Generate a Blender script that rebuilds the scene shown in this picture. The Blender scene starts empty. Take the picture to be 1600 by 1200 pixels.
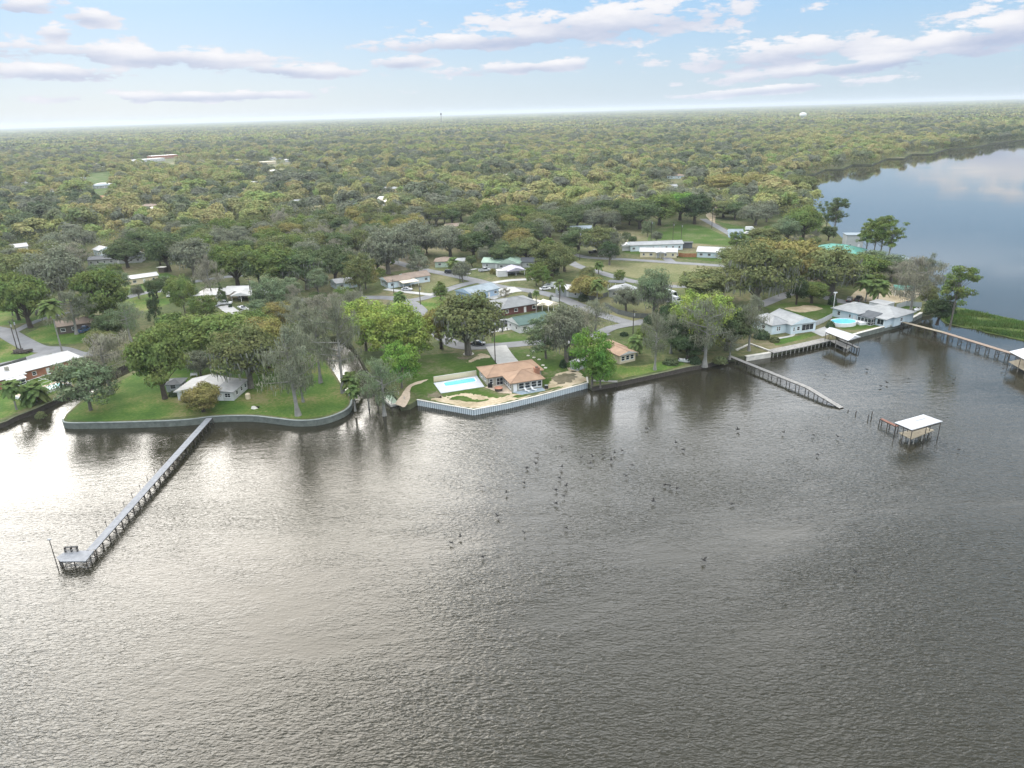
import bpy, math, random
import numpy as np
from mathutils import Vector, Matrix
from mathutils.geometry import tessellate_polygon

random.seed(7)
RNG = np.random.default_rng(11)
SC = bpy.context.scene
COL = SC.collection
R = math.radians

# ------------------------------------------------------------------ camera
F_PX, PITCH, ROLL, CAM_H = 1110.0, R(20.95), R(1.68), 70.0
cam_d = bpy.data.cameras.new('camera')
cam = bpy.data.objects.new('camera', cam_d); COL.objects.link(cam)
cam.location = (0, 0, CAM_H)
cam.rotation_euler = (Matrix.Rotation(R(90) - PITCH, 3, 'X') @ Matrix.Rotation(-ROLL, 3, 'Z')).to_euler()
cam_d.sensor_width = 36.0
cam_d.lens = F_PX / 1600 * 36.0
cam_d.clip_start = 0.5
cam_d.clip_end = 120000
SC.camera = cam
SUN_AZ, SUN_EL = R(-28), R(29)
SUN_DIR = Vector((math.sin(SUN_AZ) * math.cos(SUN_EL), math.cos(SUN_AZ) * math.cos(SUN_EL), math.sin(SUN_EL)))

def px_ray(px, py):
    x, y = px - 800, 600 - py
    c, s = math.cos(ROLL), math.sin(ROLL)
    xr, yr = x * c + y * s, -x * s + y * c
    cp, sp = math.cos(PITCH), math.sin(PITCH)
    return (xr, F_PX * cp + yr * sp, yr * cp - F_PX * sp)
ZL = 1.4                                     # height of the land above the lake
def U(px, py, z=ZL):
    """a surveyed point of the photograph -> metres on the level plane z"""
    d = px_ray(px, py); t = (z - CAM_H) / d[2]
    return (d[0] * t, d[1] * t)
def azel(px, py):
    d = px_ray(px, py)
    return math.atan2(d[0], d[1]), math.atan2(d[2], math.hypot(d[0], d[1]))

# ------------------------------------------------------------------ world
world = bpy.data.worlds.new('World'); SC.world = world; world.use_nodes = True
wn, wl = world.node_tree.nodes, world.node_tree.links
wn.clear()
def wnode(t, **k):
    n = wn.new(t)
    for a, b in k.items(): setattr(n, a, b)
    return n
def wmath(op, a, b=None, clamp=False):
    n = wnode('ShaderNodeMath', operation=op, use_clamp=clamp)
    for i, v in enumerate((a, b)):
        if v is None: continue
        if isinstance(v, (int, float)): n.inputs[i].default_value = v
        else: wl.new(v, n.inputs[i])
    return n.outputs[0]
sky = wnode('ShaderNodeTexSky', sky_type='NISHITA', sun_disc=False)
sky.sun_elevation = SUN_EL
sky.sun_rotation = SUN_AZ
sky.altitude = 0; sky.air_density = 1.0; sky.dust_density = 1.2; sky.ozone_density = 1.4
tc = wnode('ShaderNodeTexCoord')
sepd = wnode('ShaderNodeSeparateXYZ'); wl.new(tc.outputs['Generated'], sepd.inputs[0])
dx, dy, dz = sepd.outputs
az = wmath('ARCTAN2', dx, dy)
hyp = wmath('SQRT', wmath('ADD', wmath('MULTIPLY', dx, dx), wmath('MULTIPLY', dy, dy)))
el = wmath('ARCTAN2', dz, hyp)
# thin general cloud layer over the whole sky, seen in perspective on a flat deck
den = wmath('ADD', wmath('MAXIMUM', dz, 0.0), 0.055)
cxy = wnode('ShaderNodeCombineXYZ')
wl.new(wmath('DIVIDE', dx, den), cxy.inputs[0]); wl.new(wmath('DIVIDE', dy, den), cxy.inputs[1])
nz = wnode('ShaderNodeTexNoise', noise_dimensions='3D')
nz.inputs['Scale'].default_value = 0.62; nz.inputs['Detail'].default_value = 7; nz.inputs['Roughness'].default_value = 0.55
wl.new(cxy.outputs[0], nz.inputs['Vector'])
lay = wnode('ShaderNodeMapRange', interpolation_type='SMOOTHSTEP')
lay.inputs['From Min'].default_value = 0.435; lay.inputs['From Max'].default_value = 0.575
wl.new(nz.outputs['Fac'], lay.inputs['Value'])
high = wnode('ShaderNodeMapRange', interpolation_type='SMOOTHSTEP')   # deck clouds thin out in the far distance
high.inputs['From Min'].default_value = 0.12; high.inputs['From Max'].default_value = 0.42
wl.new(el, high.inputs['Value'])
layer = wmath('MULTIPLY', lay.outputs[0], high.outputs[0])
# the low cumulus bands above the horizon: azimuth / elevation of each bank
ae = wnode('ShaderNodeCombineXYZ'); wl.new(az, ae.inputs[0]); wl.new(el, ae.inputs[1])
nstr = wnode('ShaderNodeVectorMath', operation='MULTIPLY'); wl.new(ae.outputs[0], nstr.inputs[0]); nstr.inputs[1].default_value = (19, 62, 1)
n2 = wnode('ShaderNodeTexNoise'); n2.inputs['Scale'].default_value = 1.0; n2.inputs['Detail'].default_value = 10; n2.inputs['Roughness'].default_value = 0.62
wl.new(nstr.outputs[0], n2.inputs['Vector'])
BANKS = [(930, 36, 230, 27, 0), (735, 66, 165, 15, 0), (628, 97, 50, 11, 0), (235, 88, 270, 17, -.085), (470, 112, 110, 10, -.07),
         (88, 52, 30, 14, 0), (143, 27, 38, 13, -.1), (30, 8, 60, 14, 0), (90, 112, 120, 13, -.06), (1230, 82, 190, 22, .03),
         (1460, 72, 190, 24, .11), (1575, 36, 110, 38, .1), (1330, 104, 260, 11, .03), (840, 104, 150, 9, 0), (320, 150, 200, 8, -.03),
         (1750, 70, 160, 22, .03), (-160, 70, 150, 20, -.04), (2050, 60, 180, 26, 0), (-450, 60, 190, 22, 0), (1200, 140, 150, 7, .02)]
acc = None; accu = None
for (bx, by, hw, hh, sl) in BANKS:
    a0, e0 = azel(bx, by); a1, _ = azel(bx + hw, by); _, e1 = azel(bx, by - hh * 1.12)
    sub = wnode('ShaderNodeVectorMath', operation='SUBTRACT'); wl.new(ae.outputs[0], sub.inputs[0]); sub.inputs[1].default_value = (a0, e0, 0)
    rot = wnode('ShaderNodeVectorRotate', rotation_type='Z_AXIS'); wl.new(sub.outputs[0], rot.inputs['Vector']); rot.inputs['Angle'].default_value = -math.atan(sl) - ROLL
    mul = wnode('ShaderNodeVectorMath', operation='MULTIPLY'); wl.new(rot.outputs[0], mul.inputs[0]); mul.inputs[1].default_value = (1 / (a1 - a0), 1 / (e1 - e0), 0)
    ln = wnode('ShaderNodeVectorMath', operation='LENGTH'); wl.new(mul.outputs[0], ln.inputs[0])
    v = wmath('SUBTRACT', 1.3, ln.outputs['Value'])
    acc = v if acc is None else wmath('MAXIMUM', acc, v)
    # height inside the bank: grey flat base, white top
    sp = wnode('ShaderNodeSeparateXYZ'); wl.new(mul.outputs[0], sp.inputs[0])
    w = wmath('MULTIPLY', wmath('MAXIMUM', v, 0.0), sp.outputs[1])
    accu = w if accu is None else wmath('ADD', accu, w)
nn = wmath('MULTIPLY', wmath('SUBTRACT', n2.outputs['Fac'], 0.5), 4.6)
bank = wnode('ShaderNodeMapRange', interpolation_type='SMOOTHSTEP')
bank.inputs['From Min'].default_value = 0.18; bank.inputs['From Max'].default_value = 0.62
wl.new(wmath('ADD', acc, nn), bank.inputs['Value'])
topness = wmath('ADD', wmath('MULTIPLY', accu, 0.9), wmath('ADD', wmath('MULTIPLY', nn, 0.25), 0.55), clamp=True)
CLOUD_K = 1.0
ccol = wnode('ShaderNodeMix', data_type='RGBA')
ccol.inputs['A'].default_value = (3.1, 3.5, 4.6, 1); ccol.inputs['B'].default_value = (6.1, 6.0, 6.1, 1)
wl.new(topness, ccol.inputs['Factor'])
# horizon mist: pale at the ground, light blue above, handing over to the clear sky high up
up = wnode('ShaderNodeMapRange', interpolation_type='SMOOTHSTEP'); wl.new(el, up.inputs['Value'])
up.inputs['From Min'].default_value = -0.01; up.inputs['From Max'].default_value = 0.16
mcol = wnode('ShaderNodeMix', data_type='RGBA'); wl.new(up.outputs[0], mcol.inputs['Factor'])
mcol.inputs['A'].default_value = (3.55, 4.4, 5.1, 1); mcol.inputs['B'].default_value = (2.2, 3.8, 5.7, 1)
mist = wnode('ShaderNodeMapRange', interpolation_type='SMOOTHSTEP')
mist.inputs['From Min'].default_value = 0.12; mist.inputs['From Max'].default_value = 0.7
mist.inputs['To Min'].default_value = 0.92; mist.inputs['To Max'].default_value = 0.15
wl.new(el, mist.inputs['Value'])
skym = wnode('ShaderNodeMix', data_type='RGBA'); wl.new(mist.outputs[0], skym.inputs['Factor'])
wl.new(sky.outputs[0], skym.inputs['A']); wl.new(mcol.outputs['Result'], skym.inputs['B'])
# thin cloud scatters forward: the veil is brighter round the hidden sun
dt = wnode('ShaderNodeVectorMath', operation='DOT_PRODUCT'); wl.new(tc.outputs['Generated'], dt.inputs[0]); dt.inputs[1].default_value = SUN_DIR
fw = wnode('ShaderNodeMapRange', interpolation_type='SMOOTHSTEP'); wl.new(dt.outputs['Value'], fw.inputs['Value'])
fw.inputs['From Min'].default_value = 0.45; fw.inputs['From Max'].default_value = 1.0; fw.inputs['To Min'].default_value = 22.0; fw.inputs['To Max'].default_value = 40.0
vcol = wnode('ShaderNodeVectorMath', operation='SCALE'); vcol.inputs[0].default_value = (.99, 1.0, 1.02); wl.new(fw.outputs[0], vcol.inputs['Scale'])
m1 = wnode('ShaderNodeMix', data_type='RGBA'); wl.new(layer, m1.inputs['Factor'])
wl.new(skym.outputs['Result'], m1.inputs['A']); wl.new(vcol.outputs[0], m1.inputs['B'])
m2 = wnode('ShaderNodeMix', data_type='RGBA')
wl.new(wmath('MULTIPLY', bank.outputs[0], 0.95), m2.inputs['Factor'])
wl.new(m1.outputs['Result'], m2.inputs['A']); wl.new(ccol.outputs['Result'], m2.inputs['B'])
bg = wnode('ShaderNodeBackground'); bg.inputs['Strength'].default_value = 0.1
wl.new(m2.outputs['Result'], bg.inputs['Color'])
wo = wnode('ShaderNodeOutputWorld'); wl.new(bg.outputs[0], wo.inputs['Surface'])

# ------------------------------------------------------------------ sun, exposure
sun_d = bpy.data.lights.new('sun', 'SUN'); sun_d.energy = 2.0; sun_d.angle = R(44); sun_d.color = (1.0, 0.93, 0.82)
sun = bpy.data.objects.new('sun', sun_d); COL.objects.link(sun)
sun.location = SUN_DIR * 400
sun.rotation_euler = (-SUN_DIR).to_track_quat('-Z', 'Y').to_euler()
vs = SC.view_settings
vs.view_transform = 'Standard'; vs.look = 'None'; vs.exposure = 0.7; vs.gamma = 1.0; vs.use_curve_mapping = False
SC.cycles.max_bounces = 6; SC.cycles.diffuse_bounces = 2; SC.cycles.glossy_bounces = 3
SC.cycles.transmission_bounces = 3; SC.cycles.transparent_max_bounces = 6; SC.cycles.volume_bounces = 0
SC.cycles.caustics_reflective = False; SC.cycles.caustics_refractive = False
SC.cycles.use_denoising = True
SC.cycles.sample_clamp_indirect = 6

# ------------------------------------------------------------------ helpers
def lin(r, g, b):
    f = lambda c: (c / 255 / 12.92) if c / 255 <= 0.04045 else ((c / 255 + 0.055) / 1.055) ** 2.4
    return (f(r), f(g), f(b), 1.0)
MATS = {}
def nd(nt, t, **k):
    n = nt.nodes.new(t)
    for a, b in k.items(): setattr(n, a, b)
    return n
def mat(name, col, rough=0.8, scale=1.2, amt=0.25, bump=0.0, bscale=None, metal=0.0, spec=0.3, coord='Object'):
    """plain surface: base colour with two-scale wear and fine relief"""
    if name in MATS: return MATS[name]
    m = bpy.data.materials.new(name); m.use_nodes = True; nt = m.node_tree
    b = nt.nodes['Principled BSDF']; L = nt.links
    tcn = nd(nt, 'ShaderNodeTexCoord')
    src = tcn.outputs['Object']
    if coord == 'World': src = nd(nt, 'ShaderNodeNewGeometry').outputs['Position']
    n1 = nd(nt, 'ShaderNodeTexNoise'); n1.inputs['Scale'].default_value = scale; n1.inputs['Detail'].default_value = 6; n1.inputs['Roughness'].default_value = .62
    L.new(src, n1.inputs['Vector'])
    mr = nd(nt, 'ShaderNodeMapRange'); mr.inputs['From Min'].default_value = .3; mr.inputs['From Max'].default_value = .7
    mr.inputs['To Min'].default_value = 1 - amt; mr.inputs['To Max'].default_value = 1 + amt * .55
    L.new(n1.outputs['Fac'], mr.inputs['Value'])
    mx = nd(nt, 'ShaderNodeVectorMath', operation='SCALE'); mx.inputs[0].default_value = col[:3]
    L.new(mr.outputs[0], mx.inputs['Scale']); L.new(mx.outputs[0], b.inputs['Base Color'])
    b.inputs['Roughness'].default_value = rough; b.inputs['Metallic'].default_value = metal
    b.inputs['Specular IOR Level'].default_value = spec
    if bump:
        n3 = nd(nt, 'ShaderNodeTexNoise'); n3.inputs['Scale'].default_value = bscale or scale * 8; n3.inputs['Detail'].default_value = 4
        L.new(src, n3.inputs['Vector'])
        bp = nd(nt, 'ShaderNodeBump'); bp.inputs['Strength'].default_value = 1; bp.inputs['Distance'].default_value = bump
        L.new(n3.outputs['Fac'], bp.inputs['Height']); L.new(bp.outputs[0], b.inputs['Normal'])
    MATS[name] = m
    return m
def glass(name='window_glass', col=(0.02, 0.028, 0.035, 1), rough=0.08):
    m = mat(name, col, rough, .6, .4, spec=.6); return m

class MB:
    """collects faces; build() makes ONE mesh object"""
    def __init__(s): s.v = []; s.f = []; s.mi = []; s.cur = 0
    def face(s, pts):
        i = len(s.v); s.v += [tuple(p) for p in pts]; s.f.append(tuple(range(i, i + len(pts)))); s.mi.append(s.cur); return s
    def hull(s, lo, hi):
        """prism between two equal-length loops (counter-clockwise seen from above)"""
        n = len(lo); i = len(s.v); s.v += [tuple(p) for p in lo] + [tuple(p) for p in hi]
        for k in range(n):
            j = (k + 1) % n; s.f.append((i + k, i + j, i + n + j, i + n + k)); s.mi.append(s.cur)
        s.f.append(tuple(i + n + k for k in range(n))); s.mi.append(s.cur)
        s.f.append(tuple(i + k for k in reversed(range(n)))); s.mi.append(s.cur)
        return s
    def box(s, x0, x1, y0, y1, z0, z1, taper=0.0):
        t = taper
        return s.hull([(x0, y0, z0), (x1, y0, z0), (x1, y1, z0), (x0, y1, z0)],
                      [(x0 + t, y0 + t, z1), (x1 - t, y0 + t, z1), (x1 - t, y1 - t, z1), (x0 + t, y1 - t, z1)])
    def tube(s, pts, rad, n=7):
        """tapered tube along points with radii"""
        pts = [Vector(p) for p in pts]
        if not hasattr(rad, '__len__'): rad = [rad] * len(pts)
        base = len(s.v); up = Vector((0, 0, 1))
        for k, p in enumerate(pts):
            a = pts[min(k + 1, len(pts) - 1)] - pts[max(k - 1, 0)]
            a = a.normalized() if a.length else up
            x = a.cross(Vector((1, 0, 0)) if abs(a.x) < .9 else Vector((0, 1, 0))).normalized(); y = a.cross(x)
            for q in range(n):
                t = 2 * math.pi * q / n
                s.v.append(tuple(p + (x * math.cos(t) + y * math.sin(t)) * rad[k]))
        for k in range(len(pts) - 1):
            for q in range(n):
                r = (q + 1) % n
                s.f.append((base + k * n + q, base + k * n + r, base + (k + 1) * n + r, base + (k + 1) * n + q)); s.mi.append(s.cur)
        s.f.append(tuple(base + q for q in reversed(range(n)))); s.mi.append(s.cur)
        e = base + (len(pts) - 1) * n
        s.f.append(tuple(e + q for q in range(n))); s.mi.append(s.cur)
        return s
    def bar(s, a, b, w, h):
        """rectangular beam from a to b"""
        a, b = Vector(a), Vector(b); d = (b - a).normalized()
        x = d.cross(Vector((0, 0, 1)))
        x = x.normalized() if x.length > 1e-4 else Vector((1, 0, 0))
        y = x.cross(d).normalized()
        q = lambda p: [p - x * w / 2 - y * h / 2, p + x * w / 2 - y * h / 2, p + x * w / 2 + y * h / 2, p - x * w / 2 + y * h / 2]
        return s.hull(q(a), q(b))
    def mesh(s, name, mats):
        me = bpy.data.meshes.new(name); me.from_pydata(s.v, [], s.f)
        for m in (mats if isinstance(mats, (list, tuple)) else [mats]): me.materials.append(m)
        if any(s.mi): me.polygons.foreach_set('material_index', s.mi)
        me.update(); return me
    def build(s, name, mats, parent=None, smooth=False):
        me = s.mesh(name, mats)
        if smooth: me.polygons.foreach_set('use_smooth', [True] * len(me.polygons))
        return put(name, me, parent)
def put(name, me, parent=None, loc=None, rotz=0):
    o = bpy.data.objects.new(name, me); COL.objects.link(o)
    if parent is not None: o.parent = parent
    if loc is not None: o.location = loc
    if rotz: o.rotation_euler = (0, 0, rotz)
    return o
def tag(o, label=None, cat=None, group=None, kind=None):
    if label: o['label'] = label
    if cat: o['category'] = cat
    if group: o['group'] = group
    if kind: o['kind'] = kind
    return o
def thing(name, label, cat, loc=(0, 0, 0), rotz=0, group=None):
    o = bpy.data.objects.new(name, None); COL.objects.link(o); o.empty_display_size = .3
    o.location = loc; o.rotation_euler = (0, 0, rotz)
    return tag(o, label, cat, group)
def sheet(name, pts, z, m, kind='structure', label=None, thick=None):
    """flat polygon on the ground; pts in metres"""
    tri = tessellate_polygon([[Vector((p[0], p[1], 0)) for p in pts]])
    b = MB(); b.v = [(p[0], p[1], z) for p in pts]
    for t in tri:
        a, c, d = (Vector(b.v[i]) for i in t)
        b.f.append(tuple(t) if (c - a).cross(d - a).z > 0 else tuple(reversed(t))); b.mi.append(0)
    if thick:
        n = len(pts); area = sum(pts[i][0] * pts[(i + 1) % n][1] - pts[(i + 1) % n][0] * pts[i][1] for i in range(n))
        b.v += [(p[0], p[1], z - thick) for p in pts]
        for i in range(n):
            j = (i + 1) % n; q = (i, i + n, j + n, j)
            b.f.append(q if area > 0 else tuple(reversed(q))); b.mi.append(0)
    o = b.build(name, m)
    if kind: o['kind'] = kind
    if label: o['label'] = label
    return o
def smooth_line(pts, k=6):
    out = []
    n = len(pts)
    for i in range(n - 1):
        p0, p1, p2, p3 = (np.array(pts[max(0, min(n - 1, j))], float) for j in (i - 1, i, i + 1, i + 2))
        for s in range(k):
            t = s / k
            out.append(tuple(.5 * ((2 * p1) + (-p0 + p2) * t + (2 * p0 - 5 * p1 + 4 * p2 - p3) * t * t + (-p0 + 3 * p1 - 3 * p2 + p3) * t ** 3)))
    out.append(tuple(pts[-1])); return out
def blob(pts, amp=.35, k=5, seed=1):
    """close a rough outline through the points, wobbling, for soil and lawn patches"""
    r = random.Random(seed); P = smooth_line(list(pts) + [pts[0]], k)[:-1]
    return [(x + r.uniform(-amp, amp), y + r.uniform(-amp, amp)) for x, y in P]
def ribbon(line, width):
    L, Rr = [], []
    for i, p in enumerate(line):
        a = np.array(line[max(i - 1, 0)]); b = np.array(line[min(i + 1, len(line) - 1)])
        d = (b - a) / (np.linalg.norm(b - a) + 1e-9); n = np.array((-d[1], d[0]))
        w = width[i] if hasattr(width, '__len__') else width
        L.append(tuple(np.array(p) + n * w / 2)); Rr.append(tuple(np.array(p) - n * w / 2))
    return Rr + L[::-1]
# ------------------------------------------------------------------ ground materials
def ground_mat(name, stops, s1, s2, bump=.05, bs=3.0):
    """soil / grass: colours blended by two world-scale noises, fine tufted relief"""
    m = bpy.data.materials.new(name); m.use_nodes = True; nt = m.node_tree; L = nt.links
    b = nt.nodes['Principled BSDF']; b.inputs['Roughness'].default_value = .95; b.inputs['Specular IOR Level'].default_value = .1
    pos = nd(nt, 'ShaderNodeNewGeometry').outputs['Position']
    na = nd(nt, 'ShaderNodeTexNoise'); na.inputs['Scale'].default_value = s1; na.inputs['Detail'].default_value = 5; L.new(pos, na.inputs['Vector'])
    nb = nd(nt, 'ShaderNodeTexNoise'); nb.inputs['Scale'].default_value = s2; nb.inputs['Detail'].default_value = 6; nb.inputs['Roughness'].default_value = .7; L.new(pos, nb.inputs['Vector'])
    ad = nd(nt, 'ShaderNodeMath', operation='ADD'); L.new(na.outputs['Fac'], ad.inputs[0])
    sc = nd(nt, 'ShaderNodeMath', operation='MULTIPLY_ADD'); L.new(nb.outputs['Fac'], sc.inputs[0]); sc.inputs[1].default_value = .8; sc.inputs[2].default_value = -.4
    L.new(sc.outputs[0], ad.inputs[1])
    cr = nd(nt, 'ShaderNodeValToRGB'); e = cr.color_ramp.elements
    while len(e) < len(stops): e.new(.5)
    for k, (p, c) in enumerate(stops): e[k].position = p; e[k].color = c
    L.new(ad.outputs[0], cr.inputs['Fac']); L.new(cr.outputs['Color'], b.inputs['Base Color'])
    n3 = nd(nt, 'ShaderNodeTexNoise'); n3.inputs['Scale'].default_value = bs; n3.inputs['Detail'].default_value = 5; L.new(pos, n3.inputs['Vector'])
    bp = nd(nt, 'ShaderNodeBump'); bp.inputs['Distance'].default_value = bump; L.new(n3.outputs['Fac'], bp.inputs['Height']); L.new(bp.outputs[0], b.inputs['Normal'])
    MATS[name] = m; return m
M_LAND = ground_mat('yard_ground', [(.28, (.050, .072, .026, 1)), (.45, (.085, .105, .040, 1)), (.58, (.135, .135, .065, 1)), (.72, (.20, .17, .105, 1))], .035, .6, .12)
M_LAWN = ground_mat('mown_lawn', [(.30, (.046, .098, .018, 1)), (.44, (.068, .130, .024, 1)), (.55, (.105, .150, .036, 1)), (.66, (.165, .170, .062, 1)), (.78, (.21, .18, .10, 1))], .1, 1.3, .1, 4)
M_LOT = ground_mat('patchy_lawn', [(.3, (.042, .085, .014, 1)), (.5, (.062, .108, .020, 1)), (.62, (.095, .120, .045, 1)), (.8, (.19, .17, .10, 1))], .09, .8, .08, 5)
M_DRY = ground_mat('dry_grass', [(.3, (.105, .125, .048, 1)), (.5, (.165, .165, .080, 1)), (.65, (.205, .19, .105, 1)), (.8, (.26, .23, .15, 1))], .05, .7, .08, 4)
M_SAND = ground_mat('bare_sand', [(.3, (.30, .25, .16, 1)), (.5, (.42, .35, .24, 1)), (.7, (.52, .45, .33, 1))], .2, 1.2, .05, 4)
M_DIRT = ground_mat('leafy_dirt', [(.3, (.10, .095, .055, 1)), (.5, (.17, .15, .10, 1)), (.7, (.24, .21, .15, 1))], .12, .8, .08, 4)
M_BANK = mat('muddy_bank', (.09, .10, .055, 1), .95, .4, .5, .1)
M_ROAD = mat('worn_asphalt', (.20, .205, .21, 1), .9, .25, .22, .01, 20, coord='World')
M_CONC = mat('pale_concrete', (.42, .42, .40, 1), .85, .5, .2, .005, 20, coord='World')
M_PAVER = mat('tan_pavers', (.50, .41, .31, 1), .85, 1.5, .25, .01, 8, coord='World')

def water_mat():
    m = bpy.data.materials.new('lake_water'); m.use_nodes = True; nt = m.node_tree; L = nt.links
    b = nt.nodes['Principled BSDF']
    b.inputs['Base Color'].default_value = (.031, .029, .019, 1); b.inputs['IOR'].default_value = 1.33
    b.inputs['Specular IOR Level'].default_value = .5
    pos = nd(nt, 'ShaderNodeNewGeometry').outputs['Position']
    mp = nd(nt, 'ShaderNodeMapping'); mp.inputs['Rotation'].default_value = (0, 0, R(14)); mp.inputs['Scale'].default_value = (1.25, 2.9, 1)
    L.new(pos, mp.inputs['Vector'])
    wa = nd(nt, 'ShaderNodeTexNoise'); wa.inputs['Scale'].default_value = .95; wa.inputs['Detail'].default_value = 2.5; wa.inputs['Roughness'].default_value = .5; wa.inputs['Distortion'].default_value = .5
    L.new(mp.outputs[0], wa.inputs['Vector'])
    mp2 = nd(nt, 'ShaderNodeMapping'); mp2.inputs['Rotation'].default_value = (0, 0, R(-35)); mp2.inputs['Scale'].default_value = (.6, 1.4, 1)
    L.new(pos, mp2.inputs['Vector'])
    wb = nd(nt, 'ShaderNodeTexNoise'); wb.inputs['Scale'].default_value = .55; wb.inputs['Detail'].default_value = 2; L.new(mp2.outputs[0], wb.inputs['Vector'])
    gust = nd(nt, 'ShaderNodeTexNoise'); gust.inputs['Scale'].default_value = .016; gust.inputs['Detail'].default_value = 5; gust.inputs['Roughness'].default_value = .62; gust.inputs['Distortion'].default_value = .6; mp3 = nd(nt, 'ShaderNodeMapping'); mp3.inputs['Rotation'].default_value = (0, 0, R(28)); mp3.inputs['Scale'].default_value = (.55, 1.3, 1); L.new(pos, mp3.inputs['Vector']); L.new(mp3.outputs[0], gust.inputs['Vector'])
    gr = nd(nt, 'ShaderNodeMapRange'); gr.inputs['From Min'].default_value = .36; gr.inputs['From Max'].default_value = .62; gr.inputs['To Min'].default_value = .2; gr.inputs['To Max'].default_value = 1.25
    L.new(gust.outputs['Fac'], gr.inputs['Value'])
    ad = nd(nt, 'ShaderNodeMath', operation='MULTIPLY_ADD'); L.new(wb.outputs['Fac'], ad.inputs[0]); ad.inputs[1].default_value = .9; L.new(wa.outputs['Fac'], ad.inputs[2])
    mu = nd(nt, 'ShaderNodeMath', operation='MULTIPLY'); L.new(ad.outputs[0], mu.inputs[0]); L.new(gr.outputs[0], mu.inputs[1])
    bp = nd(nt, 'ShaderNodeBump'); bp.inputs['Distance'].default_value = WAVE; L.new(mu.outputs[0], bp.inputs['Height'])
    L.new(bp.outputs[0], b.inputs['Normal'])
    # sheltered water: calmer towards the shore, almost flat on the lake behind the land
    sy = nd(nt, 'ShaderNodeSeparateXYZ'); L.new(pos, sy.inputs[0])
    c1 = nd(nt, 'ShaderNodeMapRange', interpolation_type='SMOOTHSTEP'); c1.inputs['From Min'].default_value = 95; c1.inputs['From Max'].default_value = 175; c1.inputs['To Min'].default_value = 1; c1.inputs['To Max'].default_value = .24; L.new(sy.outputs[1], c1.inputs['Value'])
    c2 = nd(nt, 'ShaderNodeMapRange', interpolation_type='SMOOTHSTEP'); c2.inputs['From Min'].default_value = 190; c2.inputs['From Max'].default_value = 260; c2.inputs['To Min'].default_value = 1; c2.inputs['To Max'].default_value = .11; L.new(sy.outputs[1], c2.inputs['Value'])
    calm = nd(nt, 'ShaderNodeMath', operation='MULTIPLY'); L.new(c1.outputs[0], calm.inputs[0]); L.new(c2.outputs[0], calm.inputs[1])
    mu2 = nd(nt, 'ShaderNodeMath', operation='MULTIPLY'); L.new(mu.outputs[0], mu2.inputs[0]); L.new(calm.outputs[0], mu2.inputs[1]); L.new(mu2.outputs[0], bp.inputs['Height'])
    rg = nd(nt, 'ShaderNodeMath', operation='MULTIPLY'); L.new(calm.outputs[0], rg.inputs[0]); rg.inputs[1].default_value = .14; L.new(rg.outputs[0], b.inputs['Roughness'])
    b.inputs['Coat Weight'].default_value = .17; b.inputs['Coat IOR'].default_value = 1.5; L.new(rg.outputs[0], b.inputs['Coat Roughness']); L.new(bp.outputs[0], b.inputs['Coat Normal'])
    return m
WAVE = .175
M_WATER = water_mat()

# ------------------------------------------------------------------ water and land
big = 45000
b = MB(); b.face([(-big, -3000, 0), (big, -3000, 0), (big, 60000, 0), (-big, 60000, 0)])
tag(b.build('lake_water', M_WATER), kind='structure')
SHORE = [U(*p) for p in [
    (-260, 690), (-60, 672), (0, 660), (22, 650), (60, 635), (100, 616), (150, 590), (205, 564), (240, 551), (262, 546),      # west bank of the left canal
    (268, 552), (225, 572), (170, 598), (130, 623), (104, 647), (99, 656), (106, 661),                                         # its east bank
    (150, 661), (200, 660), (260, 658), (300, 655.5), (332, 651.5), (375, 650), (405, 651), (435, 654.5), (465, 657.5), (495, 656), (520, 650), (541, 640), (548, 629),
    (545, 617), (537, 607), (527, 590), (515, 572), (504, 555), (497, 540), (500, 528),                                        # west bank of the middle canal
    (528, 524), (548, 536), (560, 552), (570, 570), (582, 590), (598, 603), (612, 613), (621, 623), (626, 634), (640, 632),    # its east bank
    (652, 625), (700, 633.5), (740, 640.5), (790, 631), (850, 616.5), (918, 598.5), (925, 603), (960, 597), (1000, 588.5), (1040, 580), (1072, 573),
    (1100, 568), (1140, 558), (1168, 556), (1204, 550), (1250, 540), (1290, 531), (1312, 530), (1345, 520), (1380, 511), (1416, 502), (1440, 489),
    (1458, 486), (1470, 474),
    (1460, 443), (1432, 424), (1402, 412), (1384, 404), (1350, 394), (1322, 378), (1304, 360), (1288, 340), (1262, 316), (1250, 302), (1247, 287), (1256, 273),
    (1272, 271), (1290, 264), (1318, 263), (1332, 256.5), (1362, 257), (1385, 247.5), (1412, 247), (1425, 240), (1455, 240), (1480, 232), (1520, 230), (1550, 223), (1600, 217.5), (1700, 204), (1900, 180)]]
LAND = SHORE + [(9000, 5200), (44000, 22000), (44000, 59000), (-44000, 59000), (-44000, 500), (-900, 150)]
land = sheet('ground', LAND, ZL, M_LAND, thick=2.4)
land.data.materials.append(M_BANK)
for p in land.data.polygons:
    if abs(p.normal.z) < .5: p.material_index = 1
def pip(x, y, poly):
    """vectorised point in polygon"""
    x, y = np.asarray(x, float), np.asarray(y, float); ins = np.zeros(x.shape, bool)
    n = len(poly)
    for i in range(n):
        x0, y0 = poly[i]; x1, y1 = poly[i - 1]
        c = ((y0 > y) != (y1 > y))
        with np.errstate(divide='ignore', invalid='ignore'):
            ins ^= c & (x < (x1 - x0) * (y - y0) / (y1 - y0 + 1e-12) + x0)
    return ins

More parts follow.
